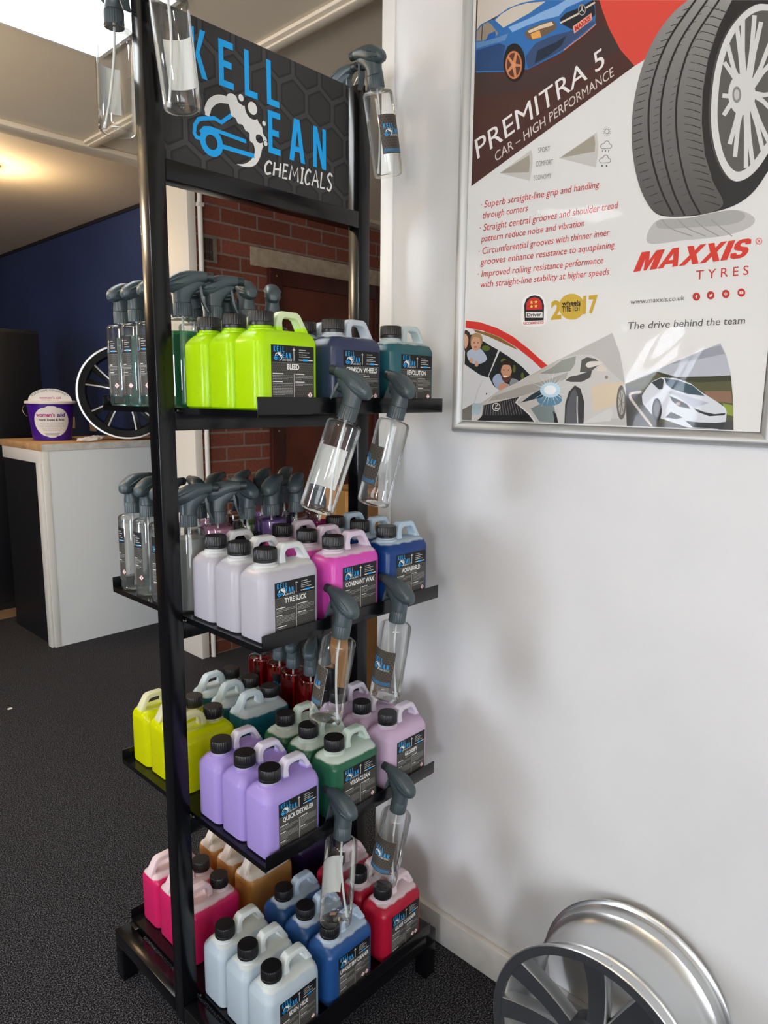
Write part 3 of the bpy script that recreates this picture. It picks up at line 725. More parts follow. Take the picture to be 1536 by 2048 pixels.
STANDING = [   # shelf, x, y, nozzle, liquid, level, label direction, description
 (0, .078, .259, 10, 'teal_liquid', .140, 178, 'spray bottle of pale teal liquid at the far edge of the top shelf'),
 (0, .080, .199, 5, 'teal_liquid', .143, 176, 'spray bottle of pale teal liquid second from the far edge of the top shelf'),
 (0, .080, .130, 0, 'teal_liquid', .141, 176, 'spray bottle of pale teal liquid behind the near post, top shelf'),
 (0, .084, .027, -25, 'green_liquid', .142, 80, 'spray bottle of green liquid beside the near post, top shelf'),
 (0, .152, .024, -22, 'green_liquid', .140, 80, 'spray bottle behind the rearmost lime green jerrycan, top shelf'),
 (0, .226, .018, 75, 'green_liquid', .140, 80, 'spray bottle with nozzle turned away behind the lime green jerrycans, top shelf'),
 (0, .292, .020, 58, 'teal_liquid', .140, 80, 'spray bottle behind the slate violet jerrycan with nozzle turned away, top shelf'),
 (0, .152, .096, 55, 'green_liquid', .140, 80, 'spray bottle in the second row behind the lime green jerrycans, top shelf'),
 (0, .226, .090, 58, 'green_liquid', .140, 80, 'spray bottle half hidden between two charcoal trigger heads, top shelf'),
 (1, .080, .258, 20, 'clear_liquid', .150, 162, 'spray bottle of clear liquid at the far edge of the second shelf'),
 (1, .080, .190, 18, 'clear_liquid', .150, 172, 'spray bottle of clear liquid second from the far edge of the second shelf'),
 (1, .080, .122, 15, 'clear_liquid', .148, 228, 'spray bottle of clear liquid just left of the near post, second shelf'),
 (1, .080, .026, -25, 'milky_liquid', .148, 80, 'spray bottle of cloudy clear liquid just right of the near post, second shelf'),
 (1, .145, .022, -35, 'pink_liquid', .159, 80, 'spray bottle of pale pink liquid with nozzle pointing right, second shelf'),
 (1, .218, .022, 90, 'olive_liquid', .138, 80, 'spray bottle of olive green liquid between the pink and violet ones, second shelf'),
 (1, .284, .024, 30, 'violet_liquid', .159, 80, 'spray bottle of violet liquid beside the olive green one, second shelf'),
 (1, .352, .022, 40, 'navy_liquid', .140, 80, 'spray bottle of navy liquid behind the magenta jerrycans, second shelf'),
 (1, .420, .022, 40, 'magenta_liquid', .140, 80, 'spray bottle of magenta liquid behind the deep blue jerrycans, second shelf'),
 (1, .149, .100, 75, 'clear_liquid', .148, 80, 'spray bottle behind the pale pink one, second row of the second shelf'),
 (1, .217, .148, 35, 'pink_liquid', .148, 80, 'spray bottle behind the olive green one, second row of the second shelf'),
 (1, .284, .140, 38, 'olive_liquid', .148, 80, 'spray bottle behind the violet one, second row of the second shelf'),
 (1, .352, .150, 38, 'violet_liquid', .148, 80, 'spray bottle behind the navy one, second row of the second shelf'),
 (1, .420, .150, 38, 'navy_liquid', .148, 80, 'spray bottle behind the magenta one, second row of the second shelf'),
 (2, .418, .258, 40, 'red_liquid', .152, 60, 'spray bottle of deep red liquid at the far edge of the third shelf'),
 (2, .428, .190, 48, 'red_liquid', .150, 240, 'spray bottle of deep red liquid second from the far edge, third shelf'),
 (2, .418, .122, 35, 'red_liquid', .152, 80, 'spray bottle of deep red liquid third from the far edge, third shelf'),
 (2, .418, .054, 40, 'red_liquid', .152, 285, 'spray bottle of deep red liquid nearest the green jerrycans, third shelf'),
 (2, .486, .080, 40, 'blue_liquid', .150, 200, 'spray bottle of blue liquid beside the red ones near the far post, third shelf'),
]
for sh, x, y, f, lq, lev, la, lab in STANDING:
    g = f"spray bottles standing on the {SHELF[sh]}"
    t = spray(lab, g, R(f), lq, lev, 'info', R(la), None)
    t.location = (x, y, ZS[sh]+.0003)
HANG = [   # neck, bottom, nozzle direction, label direction, tube, description
 ((.214, -.2865, 1.352), (.176, -.248, 1.188), 108, 52, -1.0, 'empty clear spray bottle with a blank label back on the top shelf lip'),
 ((.3425, -.2865, 1.352), (.322, -.250, 1.187), 78, 162, -.5, 'empty clear spray bottle hanging from the top shelf lip below the teal jerrycan'),
 ((.200, -.2865, .953), (.184, -.262, .790), 88, 152, -.8, 'empty clear spray bottle hanging from the second shelf lip before the magenta jerrycan'),
 ((.356, -.2865, .946), (.346, -.264, .779), 92, 186, -.7, 'empty clear spray bottle hanging from the second shelf lip before the deep blue jerrycan'),
 ((.205, -.2865, .541), (.184, -.290, .375), 88, 85, -.5, 'empty clear spray bottle hanging from the third shelf lip above the royal blue jerrycan'),
 ((.366, -.2865, .525), (.346, -.262, .355), 92, 190, -.6, 'empty clear spray bottle hanging from the third shelf lip above the cherry red jerrycan'),
 ((.0205, -.069, 2.036), (.041, -.069, 1.870), 95, 40, 2.2, 'empty clear spray bottle hanging in front of the near post over the sign'),
 ((.512, -.068, 2.041), (.551, -.068, 1.876), 92, 262, 2.6, 'empty clear spray bottle hanging from the top of the far post by the white wall'),
 ((-.0047, .068, 2.022), (-.008, .068, 1.850), 270, 100, 2.2, 'empty clear spray bottle hanging behind the near post, left of the stand'),
 ((.526, .068, 2.036), (.526, .068, 1.869), 270, 100, 2.2, 'empty clear spray bottle hanging behind the sign from the far post'),
]
for nk, bt, f, la, bend, lab in HANG:
    nk, bt = Vector(nk), Vector(bt); z = (nk-bt).normalized(); x = Vector((1, 0, 0)); x = (x-z*x.dot(z)).normalized(); y = z.cross(x)
    t = spray(lab, 'empty bottles hung by their triggers', R(f), None, 0, 'front', R(la), bend)
    m = Matrix.Identity(4); o = nk - z*(BH+.003)
    for i in range(3): m[i][0], m[i][1], m[i][2], m[i][3] = x[i], y[i], z[i], o[i]
    t.matrix_world = m
# wire hooks at the post tops that carry the bottles over the sign
for i, x in enumerate((H2, W-H2)):
    bm = bmesh.new(); tube(bm, catmull([(x, -.020, ZTOP-.012), (x, -.019, ZTOP+.006), (x, -.006, ZTOP+.022), (x, .006, ZTOP+.022), (x, .019, ZTOP+.006), (x, .020, ZTOP-.012)], 5), .0022, 8)
    bm2 = SL(bm); obj('hook', bm2, mat('steel', 'B9B4A8', .3, 1), stand)
# ------------------------------------------------------------------ the poster in its snap frame
PX = WALLX-.010; PY0, PY1, PZ0, PZ1 = -.231, -.8452, 1.3448, 2.2035
poster = thing('poster_frame', 'large tyre poster in a silver snap frame on the white wall', 'poster', (WALLX, (PY0+PY1)/2, PZ0))
OFF = Vector((WALLX, (PY0+PY1)/2, PZ0))
ALU = mat('brushed_aluminium', 'BDBEBC', .48, .6)
rw = .028
def rail(p0, p1, q0, q1):      # a mitred, rounded frame rail: outer edge p0-p1, inner edge q0-q1
    bm = bmesh.new(); rings = []
    for o, i in ((p0, q0), (p1, q1)):
        r = []
        for k in range(9):
            t = k/8; y = o[0]+(i[0]-o[0])*t; z = o[1]+(i[1]-o[1])*t; x = -.008-.011*math.sin(PI*min(1, t*1.15)**.8)**.7 if 0 < t < 1 else -.004
            r.append((x+WALLX-OFF.x, y-OFF.y, z-OFF.z))
        r += [(0, i[0]-OFF.y, i[1]-OFF.z), (0, o[0]-OFF.y, o[1]-OFF.z)]; rings.append(r)
    loft(bm, rings); obj('frame_rail', bm, ALU, poster, 50)
oc = [(PY0+rw, PZ0-rw), (PY1-rw, PZ0-rw), (PY1-rw, PZ1+rw), (PY0+rw, PZ1+rw)]; ic = [(PY0, PZ0), (PY1, PZ0), (PY1, PZ1), (PY0, PZ1)]
for k in range(4): rail(oc[k], oc[(k+1) % 4], ic[k], ic[(k+1) % 4])
paper = mat('poster_paper', 'E2E1DC', .5, 0, .3)
obj('backing_sheet', boxes(((-.0095, PY1-OFF.y-.002, -.002), (-.0005, PY0-OFF.y+.002, PZ1-PZ0+.002))), paper, poster, 0)
def P6(x, y): p = on_wall(880+x/2.276, y/2.276, PX); return (p.y, p.z)
def P7(x, y): p = on_wall(930+x/4.955, y/4.955, PX); return (p.y, p.z)
def P8(x, y): p = on_wall(1200+x/4.571, 500+y/4.571, PX); return (p.y, p.z)
def P9(x, y): p = on_wall(920+x/4.518, 640+y/4.518, PX); return (p.y, p.z)
def pmap(y, z, h):
    return (-.0096-h, min(max(y, PY1), PY0)-OFF.y, min(max(z, PZ0), PZ1)-OFF.z)
class Pic(Art):
    def __init__(s, f): super().__init__(); s.f = f
    def build_on(s, name):
        for i, (x, y, l) in enumerate(s.V): s.V[i] = s.f(x, y)+(l,)
        return s.build(name, poster, pmap, .00015)
A = Pic(P6)
A.poly('4B2D26', [(142, 848), (150, 600), (165, 0), (725, 0), (740, 50), (770, 130), (820, 225), (885, 300)], 1)
A.poly('43312E', [(166, 330), (300, 365), (400, 335), (560, 272), (720, 120), (765, 125), (815, 225), (690, 310), (480, 400), (163, 440)], 2)
A.poly('D84A3C', [(725, 0), (1130, 0), (1060, 60), (985, 160), (930, 272), (885, 300), (820, 225), (770, 130), (740, 50)], 2)
for c, l, pts in (('C9C6BE', 2, [(272, 788), (415, 682), (422, 715), (420, 760), (408, 823)]), ('A39B8C', 3, [(272, 788), (406, 706), (410, 740), (405, 785)]),
                  ('C9C6BE', 2, [(543, 720), (713, 602), (720, 660), (718, 700), (708, 762)]), ('A39B8C', 3, [(543, 720), (702, 615), (707, 655), (704, 690)])): A.poly(c, pts, l)
INKG = '6A6862'
A.ring(INKG, 760, 598, 12, 9.5, 3, 20)
for k in range(12):
    t = 2*PI*k/12; A.line(INKG, [(760+15*math.cos(t), 598+17*math.sin(t)), (760+20*math.cos(t), 598+23*math.sin(t))], 2, 3)
for cx, cy, snow in ((755, 663, 0), (750, 728, 1)):
    A.line(INKG, [(cx-18, cy+14), (cx-25, cy+4), (cx-17, cy-8), (cx-8, cy-10), (cx-2, cy-20), (cx+12, cy-20), (cx+17, cy-8), (cx+26, cy-3), (cx+24, cy+9), (cx+16, cy+12), (cx-18, cy+14)], 2.2, 3, 4)
    for d in ((-14, 0, 14) if not snow else (-12, 8)):
        if snow: A.ell(INKG, cx+d, cy+27, 4, 5, 3, 6)
        else: A.line(INKG, [(cx+d, cy+20), (cx+d-3, cy+29)], 3, 3)
A.build_on('printed_background')
A = Pic(P6)      # the lettering
def T(col, s, O, E, Tp, bold=0, lay=4): A.text(col, s, O, E, Tp, lay, bold)
T('ECE8E2', 'PREMITRA 5', (171, 724), (752, 300), (157, 637), 0)
T('D9CDC4', 'CAR – HIGH PERFORMANCE', (253, 737), (792, 345), (248, 694))
for s, O, E, Tp in (('SPORT', (446, 695), (500, 688), (447, 672)), ('COMFORT', (436, 759), (514, 748), (437, 735)), ('ECONOMY', (426, 822), (506, 810), (427, 799))): T('8A877F', s, O, E, Tp)
RED = 'C63A30'
for s, O, E, dx, dy in (('· Superb straight-line grip and handling', (183, 948), (722, 853), 5, -32), ('through corners', (192, 996), (398, 961), 5, -31),
    ('· Straight central grooves and shoulder tread', (179, 1055), (807, 948), 5, -33), ('pattern reduce noise and vibration', (188, 1102), (655, 1029), 5, -31),
    ('· Circumferential grooves with thinner inner', (174, 1160), (770, 1072), 5, -32), ('grooves enhance resistance to aquaplaning', (184, 1207), (792, 1128), 5, -31),
    ('· Improved rolling resistance performance', (170, 1263), (742, 1198), 5, -31), ('with straight-line stability at higher speeds', (181, 1310), (768, 1250), 5, -31)):
    T(RED, s, O, E, (O[0]+dx, O[1]+dy))
BLK_ = {'M': [[(0, 0), (0, 1), (.36, 1), (.5, .52), (.64, 1), (1, 1), (1, 0), (.70, 0), (.70, .62), (.56, 0), (.44, 0), (.30, .62), (.30, 0)]],
 'A': [[(0, 0), (.34, 1), (.66, 1), (.5, .70), (.385, .38), (.5, .38), (.5, .18), (.315, .18), (.27, 0)], [(.66, 1), (1, 0), (.73, 0), (.685, .18), (.5, .18), (.5, .38), (.615, .38), (.5, .70)]],
 'X': [[(0, 0), (.33, .51), (.02, 1), (.34, 1), (.5, .73), (.66, 1), (.98, 1), (.67, .51), (1, 0), (.68, 0), (.5, .29), (.32, 0)]], 'I': [[(0, 0), (1, 0), (1, 1), (0, 1)]],
 'S': [[(.97, .70), (.66, .70), (.60, .80), (.42, .80), (.36, .72), (.42, .635), (.85, .54), (.98, .40), (1, .25), (.90, .08), (.68, 0), (.30, 0), (.08, .09), (0, .31), (.32, .31), (.40, .20), (.60, .20), (.67, .28), (.60, .365), (.16, .47), (.05, .60), (.03, .77), (.14, .93), (.34, 1), (.68, 1), (.88, .93)]]}
x_ = 0
for ch, w_ in zip('MAXXIS', (1.12, .98, .96, .96, .33, .86)):
    for pl in BLK_[ch]:
        def q_(p, x_=x_, w_=w_):
            t = (x_+p[0]*w_)/5.42; return (880+512*t+p[1]*38, 1238-66*t-p[1]*90)
        A.poly('D23B2C', [q_(p) for p in pl], 4)
    x_ += w_+.042
A.ring('D23B2C', 1452, 1098, 15, 12.5, 4, 24); T('D23B2C', 'R', (1446, 1106), (1459, 1104), (1446, 1091))
T(RED, 'T Y R E S', (1164, 1273), (1404, 1250), (1166, 1231))
T(INKG, 'www.maxxis.co.uk', (866, 1385), (1112, 1366), (869, 1362))
T('5A5852', 'The drive behind the team', (852, 1500), (1387, 1474), (857, 1466))
for i, (x, y) in enumerate(((1167, 1350), (1232, 1344), (1301, 1338), (1372, 1332))):
    A.ell('B7322A', x, y, 17.5, 19, 3, 26)
    if i == 0: T('F0E0DC', 'f', (x-4, y+9), (x+5, y+8), (x-4, y-6), .03)
    if i == 1: A.blob('F0E0DC', [(x-8, y+5), (x-3, y+1), (x-8, y-5), (x, y-2), (x+4, y-6), (x+9, y-4), (x+5, y+4), (x-1, y+8)], 4, 3)
    if i == 2: A.ring('F0E0DC', x, y, 9, 7, 4, 4); A.ring('F0E0DC', x, y, 4.5, 3, 4, 14)
    if i == 3: A.rect('F0E0DC', x-9, y-6, x+9, y+6, 4); A.poly('B7322A', [(x-2, y-3), (x+4, y), (x-2, y+3)], 5)
# the two award badges
A.blob('F2F0EC', [(378, 1482), (372, 1400), (384, 1355), (430, 1337), (470, 1352), (482, 1400), (478, 1476)], 2, 3)
A.poly('1E1E22', [(386, 1462), (383, 1390), (392, 1362), (412, 1348), (432, 1344), (454, 1350), (468, 1366), (474, 1390), (472, 1458)], 3)
A.poly('C02A24', [(392, 1412), (394, 1380), (408, 1360), (430, 1353), (452, 1360), (464, 1380), (466, 1408)], 4)
for x, y in ((417, 1376), (437, 1374), (417, 1395), (437, 1393)):
    A.poly('E8C24A', [(x+(9 if k % 2 == 0 else 4)*math.sin(PI*k/5), y-(9 if k % 2 == 0 else 4)*math.cos(PI*k/5)) for k in range(10)], 5)
A.rect('E8E6E2', 391, 1420, 467, 1446, 4); T('4A4A4A', 'Driver', (396, 1441), (462, 1438), (396, 1426), .03, 5)
T(RED, 'RECOMMENDED', (380, 1478), (473, 1473), (380, 1467), .02)
T('C6A02C', '2', (505, 1452), (552, 1448), (506, 1372), .04); A.ell('C9A83A', 600, 1396, 59, 59, 4, 36); T('C6A02C', '17', (650, 1426), (716, 1420), (652, 1350), .04)
T('2A2414', 'wheels', (556, 1392), (640, 1386), (556, 1372), .03, 6); T('2A2414', 'TYRE TEST', (556, 1420), (640, 1413), (556, 1394), .02, 6)
A.build_on('printed_lettering')
A = Pic(P6)      # the big tyre
A.blob('BDBBB6', [(985, 1005), (1130, 992), (1330, 955), (1425, 985), (1415, 1030), (1300, 1072), (1100, 1095), (945, 1105)], 2)
A.blob('A9A7A2', [(1000, 1000), (1130, 992), (1330, 955), (1390, 985), (1330, 1020), (1150, 1035), (1000, 1040)], 3)
for k in range(4): A.line('9A9893', [(1010+k*75, 1000), (1050+k*78, 1040), (1150+k*60, 1075)], 5, 4, 4)
A.poly('2B2A29', catmull([(1130, 0), (1060, 60), (985, 160), (925, 290), (885, 450), (872, 600), (880, 720), (900, 820), (930, 900), (975, 965), (1030, 985), (1120, 985), (1200, 975), (1330, 940), (1420, 880), (1493, 780), (1600, 600)], 5)+[(1600, 0)], 3)
A.poly('6B6865', [(1130, 0), (1060, 60), (985, 160), (925, 290), (885, 450), (872, 600), (880, 720), (900, 820), (930, 900), (975, 965), (1030, 982), (1120, 983), (1230, 968), (1290, 925), (1240, 820), (1205, 700), (1192, 560), (1196, 420), (1220, 270), (1270, 120), (1330, 0)], 4)
TL = [(0, 1130), (60, 1060), (160, 985), (290, 925), (450, 885), (600, 872), (720, 880), (820, 900), (900, 930), (965, 975), (982, 1030)]
TR = [(0, 1330), (120, 1270), (270, 1220), (420, 1196), (560, 1192), (700, 1205), (820, 1240), (925, 1290), (968, 1230), (982, 1120)]
TL = catmull(TL, 5); TR = catmull(TR, 5)
def at_(tab, y):
    for (y0, x0), (y1, x1) in zip(tab, tab[1:]):
        if y0 <= y <= y1: return x0+(x1-x0)*(y-y0)/(y1-y0)
    return tab[-1][1]
for k in range(82):
    y0, y1 = k*12, min(982, k*12+12.4); t = k/81
    v = int(150-60*t**.8-25*max(0, t-.75)); A.poly('%02X%02X%02X' % (v, v-2, v-5), [(at_(TL, y0), y0), (at_(TR, y0), y0), (at_(TR, y1), y1), (at_(TL, y1), y1)], 5)
for g in ([(1165, 0), (1045, 175), (975, 350), (950, 520), (962, 700), (1005, 860), (1062, 978)], [(1218, 0), (1095, 185), (1030, 350), (1005, 520), (1018, 700), (1062, 870), (1115, 982)], [(1272, 0), (1155, 180), (1097, 340), (1075, 500), (1086, 680), (1128, 860), (1185, 974)]):
    A.line('232221', g, 9, 7, 6)
for k in range(26):
    t = k/25; y = 40+t*880
    xl = 872+((y-600)/600)**2*(258 if y < 600 else 330); A.line('33312F', [(xl+8, y+8), (xl+48, y-6)], 3.5, 6)
    xr = 1192+((y-520)/520)**2*(135 if y < 520 else 150); A.line('33312F', [(xr-80, y-4), (xr-40, y+4), (xr-6, y+16)], [2, 4, 5], 6)
    A.line('3F3D3A', [(xl+98, y-4), (xl+122, y-13)], 2.5, 6); A.line('3F3D3A', [(xl+160, y+6), (xl+178, y-3)], 2.5, 6)
rimp = [(1500, 20), (1440, 22), (1370, 70), (1300, 170), (1255, 310), (1236, 460), (1236, 580), (1258, 700), (1300, 790), (1350, 826), (1420, 795), (1493, 700), (1600, 500), (1600, 20)]
A.blob('4A4846', [(x-10, y) for x, y in rimp], 5, 4); A.blob('D9D8D4', rimp, 6, 4)
A.blob('5C5A57', [(1500, 50), (1440, 55), (1380, 100), (1322, 190), (1282, 320), (1266, 460), (1266, 570), (1285, 680), (1315, 750), (1355, 782), (1410, 755), (1480, 660), (1590, 480), (1590, 60)], 7, 4)
for a in range(9):
    t = 2*PI*a/9+.16
    for dd in (-.13, .13): A.line('D6D5D1', [(1395+30*math.cos(t), 420+50*math.sin(t)), (1400+75*math.cos(t+dd*.6), 418+190*math.sin(t+dd*.6)), (1408+122*math.cos(t+dd), 415+352*math.sin(t+dd))], [30, 20, 20], 8)
A.ell('D6D5D1', 1375, 430, 62, 95, 9); A.ell('8A8885', 1352, 432, 20, 38, 10); A.ell('C4C3BF', 1352, 432, 12, 24, 11)
A.build_on('printed_tyre')
A = Pic(P7)      # blue car
A.poly('CFC7BC', [(128, 0), (700, 0), (430, 80), (330, 150), (230, 205), (160, 240), (115, 300)], 3)
A.poly('2E6CAC', [(100, 480), (115, 300), (160, 240), (230, 210), (290, 190), (330, 150), (430, 80), (560, 30), (700, 0), (1260, 0), (1290, 60), (1295, 150), (1290, 210), (1300, 240), (1180, 330), (960, 520), (620, 690), (590, 690), (560, 500), (480, 430), (420, 460), (385, 560), (390, 715), (110, 720)], 4)
A.poly('86AEDA', [(430, 270), (600, 200), (760, 120), (900, 60), (1000, 0), (1180, 0), (1000, 80), (930, 160), (760, 200), (600, 260), (470, 320)], 5)
A.poly('244672', [(110, 500), (340, 430), (400, 450), (380, 560), (388, 700), (108, 705)], 5)
A.poly('5F87B5', [(115, 420), (300, 380), (430, 330), (400, 400), (250, 440), (112, 480)], 5)
A.poly('364C70', [(600, 560), (700, 430), (850, 360), (960, 330), (1080, 300), (1280, 210), (1290, 230), (960, 500), (625, 680)], 5)
A.poly('202C3C', [(690, 630), (720, 500), (900, 420), (1010, 350), (960, 450), (820, 560)], 6)
A.line('C98A78', [(980, 500), (1180, 345), (1300, 240)], 10, 7)
A.poly('CDC4B4', [(300, 200), (360, 140), (480, 70), (620, 30), (800, 15), (640, 130), (480, 220), (380, 275)], 5)
A.poly('978A7A', [(120, 310), (170, 250), (230, 220), (260, 240), (330, 330), (300, 370), (180, 400), (115, 410)], 5)
A.line('23303E', [(175, 245), (165, 400)], 8, 6); A.poly('1F5CA8', [(205, 410), (235, 340), (300, 310), (310, 345), (300, 370)], 7)
A.poly('6F5A46', [(590, 330), (640, 280), (740, 240), (870, 205), (910, 240), (900, 290), (800, 350), (670, 400), (620, 385)], 6)
A.poly('E2A455', [(650, 340), (740, 300), (760, 370), (670, 390)], 7); A.poly('DCC7A6', [(620, 310), (740, 255), (860, 215), (880, 250), (760, 285), (640, 330)], 7)
A.poly('22242A', [(940, 190), (1000, 130), (1130, 80), (1270, 0), (1285, 80), (1290, 150), (1180, 230), (1060, 290), (960, 240)], 6)
A.line('D8C9B4', [(945, 230), (1130, 135)], 18, 7); A.line('D8C9B4', [(1200, 80), (1290, 25)], 18, 7)
A.ell('2A2A2E', 1162, 100, 38, 60, 8); A.ring('A8A49E', 1162, 100, 38, 31, 9, 30, 1.5)
for a in (-90, 30, 150): A.line('D0CCC6', [(1162, 100), (1162+32*math.cos(R(a)), 100+48*math.sin(R(a)))], [12, 4], 10)
A.poly('E3A48E', [(1070, 265), (1255, 130), (1262, 195), (1085, 335)], 8); A.text(ink('C0281E'), 'MAXXIS', (1096, 312), (1250, 196), (1088, 268), 9, .05)
A.ell('1A1614', 490, 620, 108, 190, 6); A.ell('C8764A', 485, 645, 82, 140, 7); A.ell('5A3428', 485, 645, 68, 120, 8)
for a in range(5):
    t = 2*PI*a/5-1.2; A.line('CE885A', [(485, 645), (485+74*math.cos(t), 645+130*math.sin(t))], [34, 20], 9)
A.ell('D69A70', 485, 645, 16, 26, 10)
A.build_on('printed_blue_car')
A = Pic(P9)      # family in a car, silver coupe
A.poly('DDE0E5', [(52, 70), (200, 95), (350, 150), (500, 240), (640, 350), (735, 440), (640, 480), (540, 560), (360, 635), (200, 745), (20, 810), (40, 430)], 2)
A.poly('D2352B', [(52, 5), (180, 20), (330, 70), (480, 150), (620, 260), (720, 350), (790, 410), (735, 440), (640, 350), (500, 240), (350, 150), (200, 95), (50, 70)], 3)
A.poly('86662A', [(120, 85), (250, 115), (350, 152), (500, 245), (520, 270), (400, 215), (260, 150), (140, 108)], 4)
A.poly('22262C', [(42, 400), (50, 150), (110, 130), (200, 185), (290, 240), (345, 270), (250, 520), (180, 495), (100, 440)], 4)
A.poly('1E2226', [(260, 510), (360, 280), (440, 330), (560, 420), (632, 495), (540, 550), (450, 600), (350, 632), (300, 590)], 4)
for x, y, a, b in ((235, 255, 38, 26), (395, 370, 26, 22), (490, 440, 14, 34), (565, 505, 14, 30)): A.ell('5A6A24', x, y, a, b, 5)
A.blob('3A2A24', [(42, 100), (85, 112), (102, 170), (92, 250), (60, 290), (40, 260)], 5); A.blob('D9A88C', [(44, 135), (68, 145), (76, 190), (62, 245), (44, 250)], 6)
A.blob('B9C6DC', [(64, 300), (110, 262), (180, 255), (240, 330), (232, 372), (160, 400), (90, 378)], 6); A.ell('D9A88C', 146, 212, 47, 66, 7)
A.blob('A88860', [(98, 205), (104, 145), (150, 116), (200, 145), (203, 215), (188, 215), (180, 165), (130, 155), (112, 175)], 8)
for x in (130, 165): A.ell('4A342C', x, 205, 6, 5, 8, 10)
A.ell('C46A60', 142, 245, 15, 8, 8, 12); A.ell('D9A88C', 105, 365, 16, 24, 7); A.ell('D9A88C', 152, 396, 16, 26, 7)
A.blob('9FB0D0', [(298, 560), (312, 505), (360, 488), (400, 560), (450, 592), (360, 636)], 6); A.blob('8A9098', [(450, 585), (468, 528), (530, 550), (486, 580)], 6)
A.blob('C9967A', [(345, 606), (382, 566), (440, 592), (392, 620), (358, 634)], 7); A.ell('C9967A', 420, 468, 49, 76, 7)
A.blob('5A3A2C', [(372, 475), (382, 535), (420, 566), (458, 532), (468, 475), (446, 512), (398, 512)], 8); A.ell('F0E6E0', 410, 512, 20, 8, 9, 14)
A.blob('2A1E1A', [(366, 440), (376, 382), (430, 362), (476, 388), (482, 445), (466, 412), (400, 405), (380, 420)], 8)
for x in (398, 440): A.ell('33241E', x, 452, 8, 4, 8, 10)
A.line('9A9CA2', [(205, 545), (160, 640), (130, 760)], 2, 5); A.ell('1E1E20', 240, 668, 5, 8, 5)
A.poly('BDBBB6', [(350, 640), (560, 545), (790, 410), (1375, 118), (1440, 300), (1490, 560), (1508, 955), (20, 908), (20, 805), (200, 745)], 5)
A.poly('77756F', [(20, 908), (20, 810), (120, 755), (110, 908)], 6)
A.poly('C9C7C2', [(105, 905), (112, 760), (230, 742), (300, 680), (400, 620), (560, 545), (700, 480), (820, 430), (900, 365), (980, 330), (1060, 315), (1180, 312), (1260, 350), (1330, 430), (1400, 500), (1480, 570), (1500, 620), (1500, 880), (1350, 895), (1120, 935), (680, 920)], 6)
A.poly('A9A8A2', [(300, 690), (560, 600), (800, 540), (980, 470), (960, 530), (760, 620), (550, 690), (260, 735)], 7)
A.poly('94978F', [(830, 430), (920, 365), (1050, 325), (1040, 400), (1000, 460), (850, 485), (720, 485)], 7)
A.poly('55544F', [(1085, 470), (1100, 360), (1150, 335), (1220, 350), (1275, 388), (1180, 470)], 7); A.poly('D8CFC0', [(1275, 398), (1330, 440), (1325, 465), (1225, 462)], 8)
A.blob('DAD6CE', [(1140, 400), (1180, 375), (1270, 375), (1282, 395), (1180, 430), (1150, 425)], 9); A.poly('4A4846', [(955, 545), (1000, 510), (1060, 500), (1150, 470), (1195, 455), (1180, 520), (1100, 560), (1000, 560)], 8)
A.poly('D6C6AC', [(1190, 600), (1300, 570), (1480, 560), (1440, 720), (1400, 775), (1200, 832)], 7); A.ell('8A8274', 1325, 518, 15, 15, 8)
A.poly('3A3836', [(945, 935), (952, 760), (985, 650), (1040, 590), (1090, 620), (1125, 740), (1120, 935)], 8); A.poly('595A5E', [(958, 935), (970, 760), (1010, 650), (1045, 620), (1072, 700), (1070, 935)], 9)
A.line('BDBDBD', [(1062, 690), (1060, 800), (1066, 935)], 10, 10)
A.poly('2A2A2E', [(150, 905), (195, 890), (215, 770), (550, 690), (510, 750), (620, 850), (675, 920)], 8)
for k in range(16): A.line('85858A', [(222+k*20, 775-k*4.8), (205+k*24, 860)], 3.5, 9)
A.poly('1E1E22', [(160, 908), (205, 862), (600, 855), (655, 918)], 9); A.line('E0E0E0', [(550, 690), (508, 745), (630, 850), (680, 918)], 15, 10)
A.ring('DADADA', 330, 785, 37, 30, 11, 30); A.line('DADADA', [(345, 760), (318, 800), (352, 800)], 8, 11)
A.poly('7E8C8C', [(640, 800), (760, 742), (850, 780), (885, 930), (720, 918)], 7); A.poly('2A2A2A', [(842, 820), (872, 850), (890, 930), (855, 925)], 8)
A.ell('5F8AA4', 810, 715, 115, 62, 8); A.poly('2E3E4A', [(550, 748), (640, 680), (740, 622), (765, 690), (650, 722)], 9); A.ell('BFE0F0', 818, 632, 92, 68, 10); A.ell('F6FDFF', 818, 632, 56, 42, 12)
for k in range(22):
    t = 2*PI*k/22+.07; r = 110+60*((k*7) % 5)/4; A.line('DFF2FA', [(818, 632), (818+r*math.cos(t), 632+r*math.sin(t))], [7, 1], 11)
A.poly('A9C2CC', [(110, 860), (120, 750), (205, 762), (180, 856)], 8)
A.ell('6A6660', 1460, 745, 44, 155, 8); A.ell('B0ACA2', 1460, 745, 29, 112, 9)
for k in range(7): A.line('6A6660', [(1460, 745), (1460+27*math.cos(k*.9), 745+106*math.sin(k*.9))], 5, 10)
A.poly('D2D0CA', [(1115, 925), (1370, 790), (1382, 850), (1362, 912), (1120, 938)], 9)
A.build_on('printed_silver_car')
A = Pic(P8)      # white hatchback on the road
A.poly('B6BAC2', [(230, 1225), (640, 1040), (1100, 850), (1150, 950), (1195, 1130), (1215, 1350), (1220, 1648), (245, 1608)], 2)
A.poly('9A9DA6', [(640, 1045), (1000, 895), (1100, 870), (1140, 950), (900, 1000)], 3)
A.poly('565638', [(230, 1225), (520, 1110), (700, 1160), (1000, 1155), (1195, 1145), (1215, 1350), (1220, 1648), (245, 1608)], 3)
